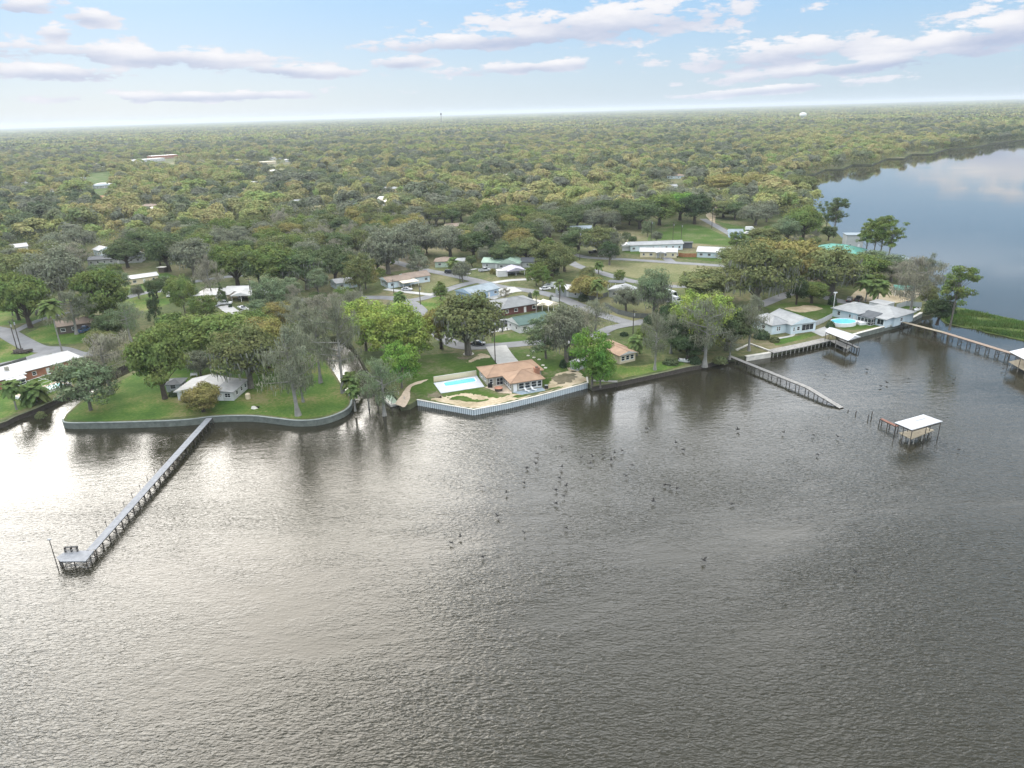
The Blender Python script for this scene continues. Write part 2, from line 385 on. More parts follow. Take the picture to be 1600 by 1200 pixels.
def patch(name, pts, m, lvl, amp=.3, k=5, seed=3, raw=False):
    w = [U(*p) for p in pts]
    return sheet(name, w if raw else blob(w, amp, k, seed), ZL + .02 * lvl, m)
sheet('marsh', blob([U(x, y, 0) for x, y in [(1462, 490), (1478, 505), (1530, 517), (1600, 533), (1760, 568), (1900, 592), (1960, 577), (1780, 533), (1600, 502), (1540, 490), (1492, 479), (1472, 474)]], .5, 5, 21), .14, ground_mat('marsh_mud', [(.35, (.05, .075, .02, 1)), (.65, (.09, .12, .035, 1))], .2, 1.0), thick=.6)
patch('lawn', [(104, 655), (112, 643), (140, 622), (185, 597), (228, 575), (262, 558), (340, 552), (430, 548), (492, 538), (505, 562), (524, 592), (540, 616), (545, 628), (536, 639), (515, 647), (490, 652), (462, 653.5), (400, 647), (330, 648), (250, 654), (150, 658)], M_LAWN, 1, .15)
patch('lawn', [(-200, 664), (-60, 664), (4, 653), (60, 627), (118, 598), (160, 575), (120, 566), (40, 590), (-80, 615), (-240, 640)], M_LAWN, 1, .2)
patch('lawn', [(655, 622), (700, 630), (740, 636), (790, 627), (850, 612), (912, 595), (905, 575), (880, 556), (850, 545), (790, 548), (700, 552), (650, 560), (630, 590)], M_LOT, 1, .3)
patch('lawn', [(932, 600), (960, 594), (1000, 585), (1066, 571), (1060, 560), (1000, 572), (950, 572)], M_LAWN, 1, .3)
patch('lawn', [(1212, 540), (1250, 531), (1275, 524), (1268, 520), (1235, 527), (1205, 530)], M_LAWN, 1, .15)
patch('lawn', [(1306, 513), (1345, 515), (1408, 499), (1436, 484), (1420, 475), (1380, 490), (1340, 505)], M_LOT, 1, .2)
patch('lawn', [(100, 470), (190, 440), (250, 425), (285, 440), (270, 470), (200, 490)], M_LAWN, 1, .5)
patch('lawn', [(-40, 490), (60, 480), (72, 497), (10, 508), (-60, 512)], M_LAWN, 1, .4)
patch('lawn', [(40, 522), (80, 506), (120, 505), (180, 522), (130, 535), (95, 538), (60, 535)], M_LAWN, 1, .4)
patch('lawn', [(-60, 535), (0, 530), (28, 545), (50, 554), (0, 572), (-80, 590)], M_LAWN, 1, .4)
patch('lawn', [(668, 456), (716, 442), (700, 430), (672, 431), (655, 440)], M_DRY, 1, .4)
patch('lawn', [(652, 474), (690, 463), (700, 480), (672, 488)], M_LAWN, 1, .4)
patch('lawn', [(770, 526), (850, 510), (870, 520), (850, 532), (775, 535)], M_LOT, 1, .4)
patch('field', [(880, 408), (960, 410), (1060, 413), (1150, 420), (1170, 440), (1085, 441), (1000, 436), (935, 420)], M_DRY, 1, .5)
patch('lawn', [(975, 395), (1060, 403), (1140, 410), (1130, 402), (1060, 400), (985, 390)], M_LOT, 1, .4)
patch('field', [(1050, 345), (1100, 355), (1150, 382), (1080, 380), (1010, 375)], M_LOT, 1, .6)
patch('field', [(1115, 345), (1160, 355), (1200, 370), (1190, 380), (1165, 372)], M_LOT, 1, .6)
patch('field', [(1195, 480), (1250, 472), (1310, 482), (1295, 500), (1230, 495)], M_LOT, 1, .5)
patch('field', [(870, 500), (925, 490), (1000, 505), (1060, 500), (1050, 485), (960, 465), (900, 470)], M_DRY, 1, .5)
patch('field', [(575, 420), (640, 400), (665, 415), (610, 425)], M_DIRT, 1, .5)
patch('field', [(930, 540), (980, 530), (985, 545), (940, 560)], M_LOT, 1, .5)
patch('sand_patch', [(672, 624), (690, 620), (712, 618), (728, 614), (750, 618), (775, 622), (800, 616.5), (850, 606), (862, 594), (872, 584), (898, 580), (912, 588), (916, 596.5), (850, 613.5), (790, 628), (741, 637.5), (700, 630.5)], M_SAND, 2, .5, 9, 5)
patch('lawn', [(700, 622), (722, 619), (745, 624), (765, 624), (745, 628), (715, 626)], M_LOT, 3, .6, 8, 25)
patch('lawn', [(800, 620), (850, 609), (880, 604), (855, 611), (810, 621.5)], M_LOT, 3, .35, 8, 26)
patch('sand_patch', [(862, 592), (875, 585), (896, 584), (900, 592), (872, 601)], M_DIRT, 3, .7, 9, 6)
patch('sand_patch', [(668, 618), (680, 612), (690, 618), (682, 622)], M_DIRT, 2, .6, 8, 27)
patch('sand_patch', [(885, 575), (898, 574), (905, 580), (893, 581)], M_SAND, 2, .5, 8, 28)
patch('sand_patch', [(730, 566), (745, 557), (752, 552), (767, 558), (750, 561), (740, 565)], M_SAND, 2, .5, 9, 7)
patch('sand_patch', [(712, 559), (726, 557), (738, 560), (722, 562)], M_DIRT, 2, .5, 8, 29)
patch('sand_patch', [(618, 631), (632, 610), (645, 599), (668, 593), (660, 598), (642, 606), (641, 622), (632, 636)], M_PAVER, 2, .15, 5, 8)
patch('sand_patch', [(1225, 482), (1262, 477), (1286, 483), (1250, 488)], M_SAND, 2, .5, 5, 9)
patch('sand_patch', [(1322, 468), (1360, 440), (1400, 445), (1440, 455), (1420, 470), (1378, 474)], M_SAND, 2, .5, 5, 10)
patch('sand_patch', [(1235, 432), (1290, 428), (1330, 425), (1330, 432), (1260, 442)], M_SAND, 2, .5, 5, 11)
patch('sand_patch', [(1105, 300), (1125, 295), (1118, 345), (1105, 338)], M_SAND, 2, 1.0, 5, 12)
patch('sand_patch', [(1060, 300), (1090, 292), (1100, 298), (1075, 306)], M_SAND, 2, 1.0, 5, 13)
patch('sand_patch', [(700, 250 + 3), (770, 250), (760, 254)], M_SAND, 2, 3.0, 5, 14)

# ------------------------------------------------------------------ roads and drives
ROADS = []
def road(pts, w, name='road', m=None, lvl=4):
    line = smooth_line([U(*p) for p in pts], 6); ROADS.append((line, w if not hasattr(w, '__len__') else max(w)))
    return sheet(name, ribbon(line, w), ZL + .02 * lvl, m or M_ROAD)
road([(-60, 508), (0, 517), (30, 532), (58, 545), (92, 547), (125, 556), (160, 548)], 6.5)
road([(88, 545), (40, 562), (-20, 575), (-100, 590)], 5.0, lvl=5)
road([(20, 520), (50, 505), (76, 496), (110, 488)], 3.2, lvl=5)
road([(180, 470), (225, 458), (262, 453), (300, 441), (345, 434), (380, 430)], 5.5)
road([(395, 482), (370, 490), (350, 478)], 5, 'driveway', M_CONC, 5)
road([(460, 470), (515, 466.5), (565, 465), (612, 466), (642, 474), (660, 489), (676, 505), (690, 525), (720, 541), (770, 541), (830, 536), (900, 532), (945, 520)], 5.5)
road([(632, 471), (662, 466), (690, 456), (720, 446), (745, 440)], 5.0, lvl=5)
road([(600, 404), (650, 419), (690, 427), (742, 438), (780, 448), (830, 455), (868, 463), (905, 478), (940, 492), (985, 505), (1010, 502)], 5.5, lvl=6)
road([(940, 520), (958, 512), (990, 506)], 4.5, lvl=7)
road([(868, 388), (895, 412), (935, 425), (985, 439), (1040, 447), (1085, 447)], 5.0, lvl=4)
road([(880, 392), (915, 402), (985, 406), (1060, 411), (1130, 416), (1180, 424), (1230, 434)], 5.0, lvl=5)
road([(1098, 342), (1120, 354), (1150, 371), (1175, 384), (1200, 400)], 4.5, lvl=4)
road([(1185, 478), (1215, 466), (1240, 458), (1275, 462), (1310, 470), (1345, 478)], 5.0, lvl=4)
road([(1040, 402.5), (1052, 412)], 4.5, 'driveway', M_ROAD, 6)
road([(1150, 407), (1140, 416)], 6, 'driveway', M_CONC, 6)
road([(775, 541), (786, 558), (800, 574)], [6.5] * 13, 'driveway', M_CONC, 6)
road([(602, 452), (640, 457), (676, 461)], 3.2, 'driveway', M_CONC, 6)
road([(758, 466), (790, 455), (810, 452)], 9, 'driveway', M_CONC, 7)
road([(735, 428), (710, 427), (745, 420)], 2.0, 'path', M_CONC, 5)
road([(770, 442), (800, 438), (840, 436)], 3.5, 'driveway', M_CONC, 5)
road([(755, 519), (790, 514), (815, 510)], 4, 'driveway', M_CONC, 5)
road([(1000, 465), (1060, 470), (1075, 480)], 8, 'driveway', M_ROAD, 3)
patch('driveway', [(1267, 518), (1290, 510), (1303, 520), (1285, 526)], M_CONC, 3, raw=True)
road([(1216, 529), (1236, 525), (1240, 521)], 1.2, 'path', M_CONC, 4)
road([(1378, 492), (1390, 496), (1412, 502)], 1.2, 'path', M_CONC, 4)
# ------------------------------------------------------------------ seawalls
M_SHEETPILE = mat('white_vinyl_sheet', (.62, .68, .70, 1), .5, .8, .15)
M_CAP = mat('pale_concrete_cap', (.60, .58, .52, 1), .85, .6, .25, .01, 10)
M_SEAWALL = mat('mossy_concrete', (.15, .17, .15, 1), .9, .7, .35, .03, 6)
M_WOODG = mat('weathered_wood', (.30, .29, .27, 1), .85, 1.5, .35, .01, 9)
M_WOODP = mat('pale_grey_decking', (.26, .27, .285, 1), .8, 1.5, .25, .01, 9)
M_WOODT = mat('tan_decking', (.31, .27, .20, 1), .85, 1.5, .3, .01, 9)
M_WOODB = mat('brown_decking', (.30, .23, .18, 1), .85, 1.5, .3, .01, 9)
M_PILE = mat('dark_piling', (.075, .065, .055, 1), .85, 2, .4, .01, 8)
M_PILEP = mat('pale_piling', (.42, .41, .38, 1), .85, 2, .4, .01, 8)
M_WHITE = mat('white_paint', (.76, .77, .77, 1), .55, .7, .12)
M_ALU = mat('white_metal_roofing', (.53, .54, .55, 1), .42, .35, .18)
M_GREYMETAL = mat('grey_metal', (.36, .38, .39, 1), .5, .7, .2)

def wall_run(line, z0, z1, w, out):
    """solid wall along a polyline, thickness w towards the water side"""
    b = MB(); n = len(line)
    off = []
    for i, p in enumerate(line):
        a = np.array(line[max(i - 1, 0)]); c = np.array(line[min(i + 1, n - 1)]); d = (c - a) / np.linalg.norm(c - a)
        off.append(np.array((d[1], -d[0])))
    P = lambda i, o, z: (line[i][0] + off[i][0] * o, line[i][1] + off[i][1] * o, z)
    for i in range(n - 1):
        a, c = i, i + 1
        b.hull([P(a, out - w, z0), P(a, out, z0), P(c, out, z0), P(c, out - w, z0)], [P(a, out - w, z1), P(a, out, z1), P(c, out, z1), P(c, out - w, z1)])
    return b
def dens(line, k): return smooth_line(line, k)

def seawall(label, line, ztop, m_wall, m_cap, capw=.55, group='seawalls along the shore'):
    t = thing('seawall', label, 'seawall', (line[0][0], line[0][1], 0), 0, group)
    rel = [(p[0] - line[0][0], p[1] - line[0][1]) for p in line]
    wall_run(rel, -1.2, ztop, .35, .30).build('wall', m_wall, t)
    wall_run(rel, ztop + .003, ztop + .16, capw, .42).build('cap', m_cap, t)
    return t
LAWN_WALL = SHORE[15:31]
seawall('grey concrete seawall curving round the green lawn', dens(LAWN_WALL, 5), ZL + .12, M_SEAWALL, mat('grey_cap', (.26, .29, .27, 1), .9, .6, .3), .5)
i0 = SHORE.index(U(1168, 556)); 
seawall('low pale concrete seawall by the wooden boardwalk', [U(1166, 557), U(1204, 551)], ZL - .1, M_CAP, M_CAP, 1.2)
seawall('pale concrete retaining curb around grass plot near the broken pier', [U(1150, 548), U(1172, 538), U(1202, 549)][::1], ZL + .25, M_CAP, M_CAP, .7)
seawall('long grey seawall below the screened house', [U(1312, 530), U(1345, 520), U(1380, 511), U(1416, 502), U(1440, 489)], ZL + .1, M_SEAWALL, M_CAP, .9)
seawall('low dark wooden bulkhead along the shaded bank', [U(925, 603), U(960, 597), U(1000, 588.5), U(1040, 580), U(1072, 573), U(1100, 568), U(1140, 558)], ZL - .15, M_PILE, mat('mossy_timber', (.14, .15, .09, 1), .9, .8, .4), .5)
seawall('dark bank wall along the left canal', dens(SHORE[0:10], 3), ZL - .2, M_PILE, MATS['mossy_timber'], .5)
# the white corrugated sheet-pile wall of the marked lot: every sheet is a part
def sheetpile_wall():
    line = [U(652, 625), U(700, 633.5), U(740, 640.5), U(790, 631), U(850, 616.5), U(918, 598.5), U(916.5, 590)]
    o = line[0]; t = thing('seawall', 'white corrugated sheet seawall in front of the tan roofed house', 'seawall', (o[0], o[1], 0))
    rel = [(p[0] - o[0], p[1] - o[1]) for p in line]
    wall_run(rel, -1.0, ZL + .05, .12, .12).build('backing', mat('grey_blue_sheet', (.36, .42, .45, 1), .6, .8, .2), t)
    wall_run(rel, ZL + .06, ZL + .22, .5, .34).build('cap', M_CAP, t)
    b = MB(); b.hull([(-.17, 0, -1), (-.10, -.17, -1), (.10, -.17, -1), (.17, 0, -1)], [(-.17, 0, ZL + .04), (-.10, -.17, ZL + .04), (.10, -.17, ZL + .04), (.17, 0, ZL + .04)])
    me = b.mesh('sheet', M_SHEETPILE)
    for i in range(len(rel) - 1):
        a, c = np.array(rel[i]), np.array(rel[i + 1]); Lg = np.linalg.norm(c - a); n = max(1, int(Lg / .56)); d = (c - a) / Lg
        for k in range(n):
            p = a + d * (k + .5) * Lg / n + np.array((d[1], -d[0])) * .123
            s = put('sheet', me, t, (p[0], p[1], 0), math.atan2(d[1], d[0]))
sheetpile_wall()

# ------------------------------------------------------------------ houses
def wm(name, c, **k): return mat('wall_' + name, c, .8, .5, k.get('amt', .12), .004, 12)
def rm(name, c, rough=.8, amt=.22): return mat('roof_' + name, c, rough, .45, amt, .012, 3.2)
W_WHITE = wm('white', (.58, .59, .59, 1)); W_PALE = wm('pale_blue', (.55, .64, .68, 1)); W_CREAM = wm('cream', (.62, .54, .38, 1))
W_GREY = wm('grey', (.42, .44, .44, 1)); W_STONE = wm('stone', (.34, .33, .28, 1), amt=.35); W_BRICK = wm('brick', (.36, .17, .11, 1), amt=.3); W_BLUE = wm('blue', (.34, .46, .60, 1))
W_YEL = wm('yellow', (.66, .60, .40, 1)); W_GREEN = wm('green', (.40, .50, .42, 1)); W_DARK = wm('dark', (.12, .10, .085, 1))
R_TAN = rm('tan_tile', (.34, .225, .15, 1), .75, .24); R_WHITE = rm('white', (.50, .50, .49, 1), .5, .14); R_GREY = rm('grey_shingle', (.22, .23, .23, 1)); R_PALE = rm('pale_shingle', (.33, .34, .34, 1))
R_BLUEG = rm('blue_grey', (.27, .32, .35, 1)); R_BROWN = rm('brown', (.27, .21, .165, 1)); R_GREEN = rm('green_metal', (.30, .42, .33, 1), .5); R_DGREEN = rm('dark_green', (.10, .16, .14, 1)); R_TEAL = rm('teal_metal', (.10, .30, .24, 1), .45)
R_DARK = rm('dark', (.10, .11, .12, 1)); R_CREAM = rm('cream', (.66, .60, .48, 1), .6); R_RUST = rm('rust', (.42, .20, .12, 1))
M_GLASS = glass(); M_TRIM = mat('white_trim', (.74, .75, .74, 1), .5, .8, .1); M_DOORW = mat('white_door', (.72, .72, .72, 1), .5, .8, .1)
M_CHIM = wm('chimney_brick', (.40, .20, .13, 1), amt=.35)

def frame_of(A, B):
    a = U(*A) if max(abs(A[0]), abs(A[1])) > 0 and A[-1] != 'm' else A[:2]
    b = U(*B) if B[-1] != 'm' else B[:2]
    return a, math.atan2(b[1] - a[1], b[0] - a[0]), math.hypot(b[0] - a[0], b[1] - a[1])

def add_roof(t, bl, rmat, gmat):
    u0, u1, v0, v1 = bl['r']; h = bl.get('h', 2.7); ov = bl.get('ov', .5); rise = bl.get('rise', 1.2); k = bl.get('roof', 'gu')
    x0, x1, y0, y1 = u0 - ov, u1 + ov, v0 - ov, v1 + ov; e0, e1 = h + .003, h + .17; top = e1 + rise
    b = MB(); lo = [(x0, y0), (x1, y0), (x1, y1), (x0, y1)]
    if k.startswith('shed') or k == 'flat':
        hs = {'flat': (0, 0, 0, 0), 'shed_b': (0, 0, 1, 1), 'shed_f': (1, 1, 0, 0), 'shed_r': (1, 0, 0, 1), 'shed_l': (0, 1, 1, 0)}[k]
        b.hull([(p[0], p[1], e0 + rise * q) for p, q in zip(lo, hs)], [(p[0], p[1], e1 + rise * q) for p, q in zip(lo, hs)])
        o = b.build('roof', rmat, t)
    else:
        lower = [(p[0], p[1], e0) for p in lo]; rim = [(p[0], p[1], e1) for p in lo]
        for i in range(4):
            j = (i + 1) % 4; b.face([lower[i], lower[j], rim[j], rim[i]])
        b.face(lower[::-1])
        xm, ym = (x0 + x1) / 2, (y0 + y1) / 2
        if k == 'gu': r0, r1 = (x0, ym, top), (x1, ym, top)
        elif k == 'gv': r0, r1 = (xm, y0, top), (xm, y1, top)
        else:
            w, d = x1 - x0, y1 - y0
            if w >= d: r0, r1 = (x0 + d / 2 * bl.get('hipk', 1), ym, top), (x1 - d / 2 * bl.get('hipk', 1), ym, top)
            else: r0, r1 = (xm, y0 + w / 2 * bl.get('hipk', 1), top), (xm, y1 - w / 2 * bl.get('hipk', 1), top)
        along_u = abs(r0[1] - r1[1]) < 1e-6 and k != 'gv'
        if k == 'hip' and not (x1 - x0 >= y1 - y0): along_u = False
        c = rim
        if along_u:
            b.face([c[0], c[1], r1, r0]); b.face([c[2], c[3], r0, r1]); ends = [[c[1], c[2], r1], [c[3], c[0], r0]]
        else:
            b.face([c[1], c[2], r1, r0]); b.face([c[3], c[0], r0, r1]); ends = [[c[0], c[1], r0], [c[2], c[3], r1]]
        b.cur = 1 if k in ('gu', 'gv') else 0
        for e in ends: b.face(e)
        b.cur = 0
        o = b.build('roof', [rmat, gmat or rmat], t)
        if k == 'hip':
            up_ = lambda q: (q[0], q[1], q[2] + .015)
            for q in c: MB().bar(up_(q), up_(min((r0, r1), key=lambda s: (s[0] - q[0]) ** 2 + (s[1] - q[1]) ** 2)), .24, .06).build('hip_cap', rmat, o)
        if rise > .3: MB().bar((r0[0], r0[1], top + .015), (r1[0], r1[1], top + .015), .28, .07).build('ridge_cap', rmat, o)
    return o
OPEN_ID = {}
def opening(t, bl, side, pos, z0, w, h, kind='window', m=None):
    u0, u1, v0, v1 = bl['r']
    # local x runs along the wall, local y points out of it
    T = {'f': ((pos, v0), 0), 'r': ((u1, pos), R(90)), 'b': ((pos, v1), R(180)), 'l': ((u0, pos), R(-90))}[side]
    key = (round(w, 2), round(h, 2), kind, m.name if m else '')
    if key not in OPEN_ID:
        fw = .09 if kind != 'screen' else .07
        f = MB(); d0, d1 = -.06, .02
        f.box(-w / 2, w / 2, d0, d1, 0, fw).box(-w / 2, w / 2, d0, d1, h - fw, h).box(-w / 2, -w / 2 + fw, d0, d1, fw, h - fw).box(w / 2 - fw, w / 2, d0, d1, fw, h - fw)
        if kind == 'window':
            f.box(-w / 2 + fw, w / 2 - fw, d0 + .02, d1, h * .5 - .03, h * .5 + .03)
            if w > 1.5: f.box(-.03, .03, d0 + .025, d1, fw, h - fw)
            f.box(-w / 2 - .06, w / 2 + .06, -.12, d1, -.06, -.003)
        if kind == 'screen':
            for q in range(1, max(2, int(w / 1.2))):
                xx = -w / 2 + w * q / max(2, int(w / 1.2)); f.box(xx - .03, xx + .03, d0 + .02, d1, fw, h - fw)
        g = MB(); g.box(-w / 2 + fw * .5, w / 2 - fw * .5, -.022, .03, fw * .5, h - fw * .5)
        if kind == 'garage':
            g = MB()
            for q in range(4): g.box(-w / 2 + .05, w / 2 - .05, -.022 - .01 * (q % 2), .03, .03 + h / 4 * q, h / 4 * (q + 1) - .02)
        if kind == 'door': g.box(-w * .28, w * .28, -.03, -.022, h * .55, h * .88)
        OPEN_ID[key] = (f.mesh(kind, M_TRIM), g.mesh('pane' if kind in ('window', 'screen') else 'panel', m or (M_GLASS if kind in ('window', 'screen') else M_DOORW)))
    nm = {'screen': 'screen_window', 'garage': 'garage_door'}.get(kind, kind)
    f, g = OPEN_ID[key]
    o = put(nm, f, t, (T[0][0], T[0][1], z0), T[1]); put('pane' if kind in ('window', 'screen') else 'panel', g, o)
    return o
KEEPOUT = []
def house(name, label, A, B, blocks, wall, roof, cat='house', gable=None, wins=(), auto=True, slab=True, rot=None, group=None, clear=None):
    """A, B: the front corners of the walls on the ground; blocks in metres: r=(u0,u1,v0,v1)"""
    a, ang, wd = frame_of(A, B)
    if rot is not None: ang = rot
    t = thing(name, label, cat, (a[0], a[1], ZL), ang, group)
    rr = max(max(abs(q) for q in bl['r']) for bl in blocks)
    D_ = math.hypot(*a); KEEPOUT.append((a[0] + math.cos(ang) * wd / 2 - math.sin(ang) * 3, a[1] + math.sin(ang) * wd / 2 + math.cos(ang) * 3, max(wd * .55, 5) + 2, clear * D_ if clear else min(45, D_ * .035) + 4))
    for i, bl in enumerate(blocks):
        u0, u1, v0, v1 = bl['r']; h = bl.get('h', 2.7); w = bl.get('wall', wall)
        if w == 'posts':
            nb = MB()
            for (x, y) in [(u0, v0), (u1, v0), (u0, v1), (u1, v1), ((u0 + u1) / 2, v0)]:
                put('post', OPEN_ID.setdefault('post%.1f' % h, MB().box(-.07, .07, -.07, .07, 0, h).mesh('post', M_TRIM)), t, (x, y, 0))
        elif w is not None:
            MB().box(u0, u1, v0, v1, -.3, h).build('wall', w, t)
        if bl.get('roof') != 'none': add_roof(t, bl, bl.get('roofm', roof), bl.get('gable', gable or (w if w not in ('posts', None) else None)))
        if auto and w not in ('posts', None) and bl.get('auto', True):
            n = max(1, int((u1 - u0) / 3.2)); r = random.Random(i + int(a[0] * 10))
            for q in range(n):
                x = u0 + (u1 - u0) * (q + .5) / n
                if q == n // 2 and n > 1: opening(t, bl, 'f', x, .05, .95, 2.05, 'door')
                else: opening(t, bl, 'f', x, .9, r.choice((1.1, 1.5)), 1.15)
            for s in 'lr':
                n2 = max(1, int((v1 - v0) / 4))
                for q in range(n2): opening(t, bl, s, v0 + (v1 - v0) * (q + .5) / n2, .9, 1.1, 1.1)
    for wdef in wins: opening(t, blocks[wdef[0]], *wdef[1:])
    return t
CLEARINGS = []
# --- the house the photograph is about: hipped tan roof, stone walls, T plan
HM = lambda x, y: (x, y, 'm')
main_rot = R(18.3)
mh = house('lake_house', 'tan tile roofed lake house with brick chimney beside the rectangular pool', HM(-.5, 172.2), HM(8.8, 175.2),
      [dict(r=(.6, 9.2, .6, 8.5), roof='hip', rise=1.75, ov=.6, h=2.6), dict(r=(-3.9, 11.4, 7.0, 15.4), roof='hip', rise=1.6, ov=.6, h=2.6, hipk=.8)],
      W_STONE, R_TAN, auto=False, rot=main_rot, wins=[
      (0, 'f', 1.55, .05, .95, 2.1, 'door'), (0, 'f', 3.3, .6, 1.5, 1.7), (0, 'f', 5.0, .6, 1.5, 1.7), (0, 'f', 6.8, .6, 1.5, 1.7), (0, 'f', 8.4, .6, 1.2, 1.7),
      (0, 'l', 1.6, .7, 1.1, 1.5), (0, 'l', 3.1, .7, 1.1, 1.5), (0, 'l', 4.6, .7, 1.1, 1.5), (0, 'l', 6.0, .7, 1.1, 1.5),
      (1, 'f', -3.0, .8, 1.0, 1.3), (1, 'f', -.6, .05, 1.9, 2.1), (1, 'l', 9.5, .9, 1.2, 1.2), (1, 'l', 13, .9, 1.2, 1.2), (0, 'r', 2.5, .9, 1.2, 1.3), (1, 'f', 10.4, .9, 1.0, 1.3), (1, 'r', 11, .9, 1.2, 1.2), (1, 'b', 2, .9, 1.5, 1.2), (1, 'b', 8, .9, 1.5, 1.2)])
ch = MB().box(8.2, 9.6, 3.4, 4.5, 1.8, 4.55).box(8.1, 9.7, 3.3, 4.6, 4.553, 4.72).build('chimney', M_CHIM, mh)
MB().box(8.5, 9.3, 3.65, 4.25, 4.73, 4.9).build('flue', M_PILE, ch)
def local(u, v, o=(-.5, 172.2), a=main_rot):
    return (o[0] + u * math.cos(a) - v * math.sin(a), o[1] + u * math.sin(a) + v * math.cos(a))
# pool with white deck and cream wall
def rounded(pts, r=.16, k=4):
    n = len(pts); out = []
    for i in range(n):
        a, b, c = (np.array(pts[(i + j) % n]) for j in (-1, 0, 1))
        p, q = b + (a - b) * r, b + (c - b) * r
        for s in range(k + 1):
            t = s / k; out.append(tuple((1 - t) ** 2 * p + 2 * t * (1 - t) * b + t * t * q))
    return out
M_POOL = mat('pool_water', (.16, .58, .72, 1), .08, .8, .14, .03, 1.2, spec=.5)
M_DECKW = mat('white_pool_deck', (.50, .52, .55, 1), .8, .5, .1, .003, 12)
dk = [U(677.5, 599), U(689, 615), U(757, 604.5), U(745, 587.5)]
pl = [U(692, 598.5), U(695, 605), U(745, 596.5), U(741, 590)]
c0 = dk[0]
t = thing('swimming_pool', 'rectangular blue swimming pool in a white deck beside the tan roofed house', 'pool', (c0[0], c0[1], ZL))
rl = lambda L: [(p[0] - c0[0], p[1] - c0[1]) for p in L]
def ring(outer, inner, z0, z1):
    """deck with a hole: outer polygon to inner polygon"""
    b = MB(); tri = tessellate_polygon([[Vector((*p, 0)) for p in outer], [Vector((*p, 0)) for p in inner]])
    al = outer + inner; b.v = [(p[0], p[1], z1) for p in al]
    for q in tri:
        a, c, d = (Vector(b.v[i]) for i in q); b.f.append(tuple(q) if (c - a).cross(d - a).z > 0 else tuple(reversed(q))); b.mi.append(0)
    for loop, s in ((outer, 1), (inner, -1)):
        n = len(loop); ar = sum(loop[i][0] * loop[(i + 1) % n][1] - loop[(i + 1) % n][0] * loop[i][1] for i in range(n)) * s
        for i in range(n):
            p, q = loop[i], loop[(i + 1) % n]
            f = [(*p, z0), (*q, z0), (*q, z1), (*p, z1)]
            b.face(f if ar > 0 else f[::-1])
    return b
inner = rounded(rl(pl), .18)
ring(rl(dk), inner, -.4, .14).build('deck', M_DECKW, t)
cx = sum(p[0] for p in inner) / len(inner); cy = sum(p[1] for p in inner) / len(inner)
big_in = [((p[0] - cx) * 1.03 + cx, (p[1] - cy) * 1.05 + cy) for p in inner]
ring(big_in, [((p[0] - cx) * .965 + cx, (p[1] - cy) * .93 + cy) for p in inner], -.3, .18).build('coping', M_WHITE, t)
b = MB(); b.v = [(p[0], p[1], .06) for p in inner]; b.f = [tuple(range(len(inner)))]; b.mi = [0]
w = b.build('water', M_POOL, t)
if w.data.polygons[0].normal.z < 0: w.data.flip_normals()
wl0, wl1 = U(678, 597), U(744.5, 587)
t = thing('privacy_wall', 'low cream wall along the back of the rectangular pool', 'wall', (wl0[0], wl0[1], ZL))
wr = [(0, 0), (wl1[0] - wl0[0], wl1[1] - wl0[1])]
wall_run(wr, 0, 1.45, .18, 0).build('wall', W_CREAM, t); wall_run(wr, 1.453, 1.53, .26, .04).build('coping', M_CAP, t)
sheet('patio', [U(757, 605), local(-3.9, 7.2), local(.7, 7.0), local(.7, .8), U(800, 615.5), U(780, 614)], ZL + .05, M_PAVER)
sheet('patio', [local(.7, .6), local(2.4, -2.0), local(9.2, -1.6), local(9.2, .6)], ZL + .12, mat('blue_grey_deck', (.34, .42, .47, 1), .7, 1, .2), thick=.2)

W = dict
# --- neighbours on the shore
house('cottage', 'white lawn cottage with pale metal roof behind the yellow-green tree', HM(-88, 174.2), HM(-72.7, 172.9),
      [W(r=(0, 10.6, 0, 9), roof='gv', rise=1.3, ov=.6, h=2.5), W(r=(10.62, 15.2, 0, 9), roof='shed_r', rise=.5, ov=.35, h=2.35, roofm=R_PALE)], W_WHITE, R_WHITE, auto=False,
      wins=[(0, 'f', 2, .9, 1.6, 1.2), (0, 'f', 5, .9, 1.6, 1.2), (0, 'f', 8.6, .8, 1.5, 1.4), (1, 'f', 11.9, .05, .95, 2.05, 'door'), (1, 'f', 13.7, .9, 1.6, 1.2), (1, 'r', 2.2, .9, 1.2, 1.1), (1, 'r', 5, .9, 1.2, 1.1), (1, 'r', 7.4, .9, 1.2, 1.1)])
house('garden_shed', 'small grey hip roofed shed beside the white lawn cottage', (261, 613), (281, 612), [W(r=(0, 3.8, 0, 4.2), roof='hip', rise=.9, h=2.1)], W_GREY, R_GREY, 'shed')
ph = house('brick_house', 'sprawling pale roofed brick house at the left edge by the canal', HM(*U(-70, 628)), HM(*U(100, 583)),
      [W(r=(0, 17, 0, 10), roof='hip', rise=1.7, ov=.7), W(r=(15, 33, 2.5, 12), roof='hip', rise=1.6, ov=.7), W(r=(12.5, 16.5, -2.6, 0), roof='shed_b', rise=.4, ov=.3, h=2.3, wall=W_WHITE, auto=False)], W_BRICK, R_WHITE,
      wins=[(2, 'f', 14.5, .7, 3.8, 1.4, 'screen'), (2, 'r', -1.3, .7, 2.2, 1.4, 'screen'), (2, 'l', -1.3, .7, 2.2, 1.4, 'screen')])
MB().box(14, 15, 3.5, 4.5, 3.4, 5.0).build('chimney', W_STONE, ph)
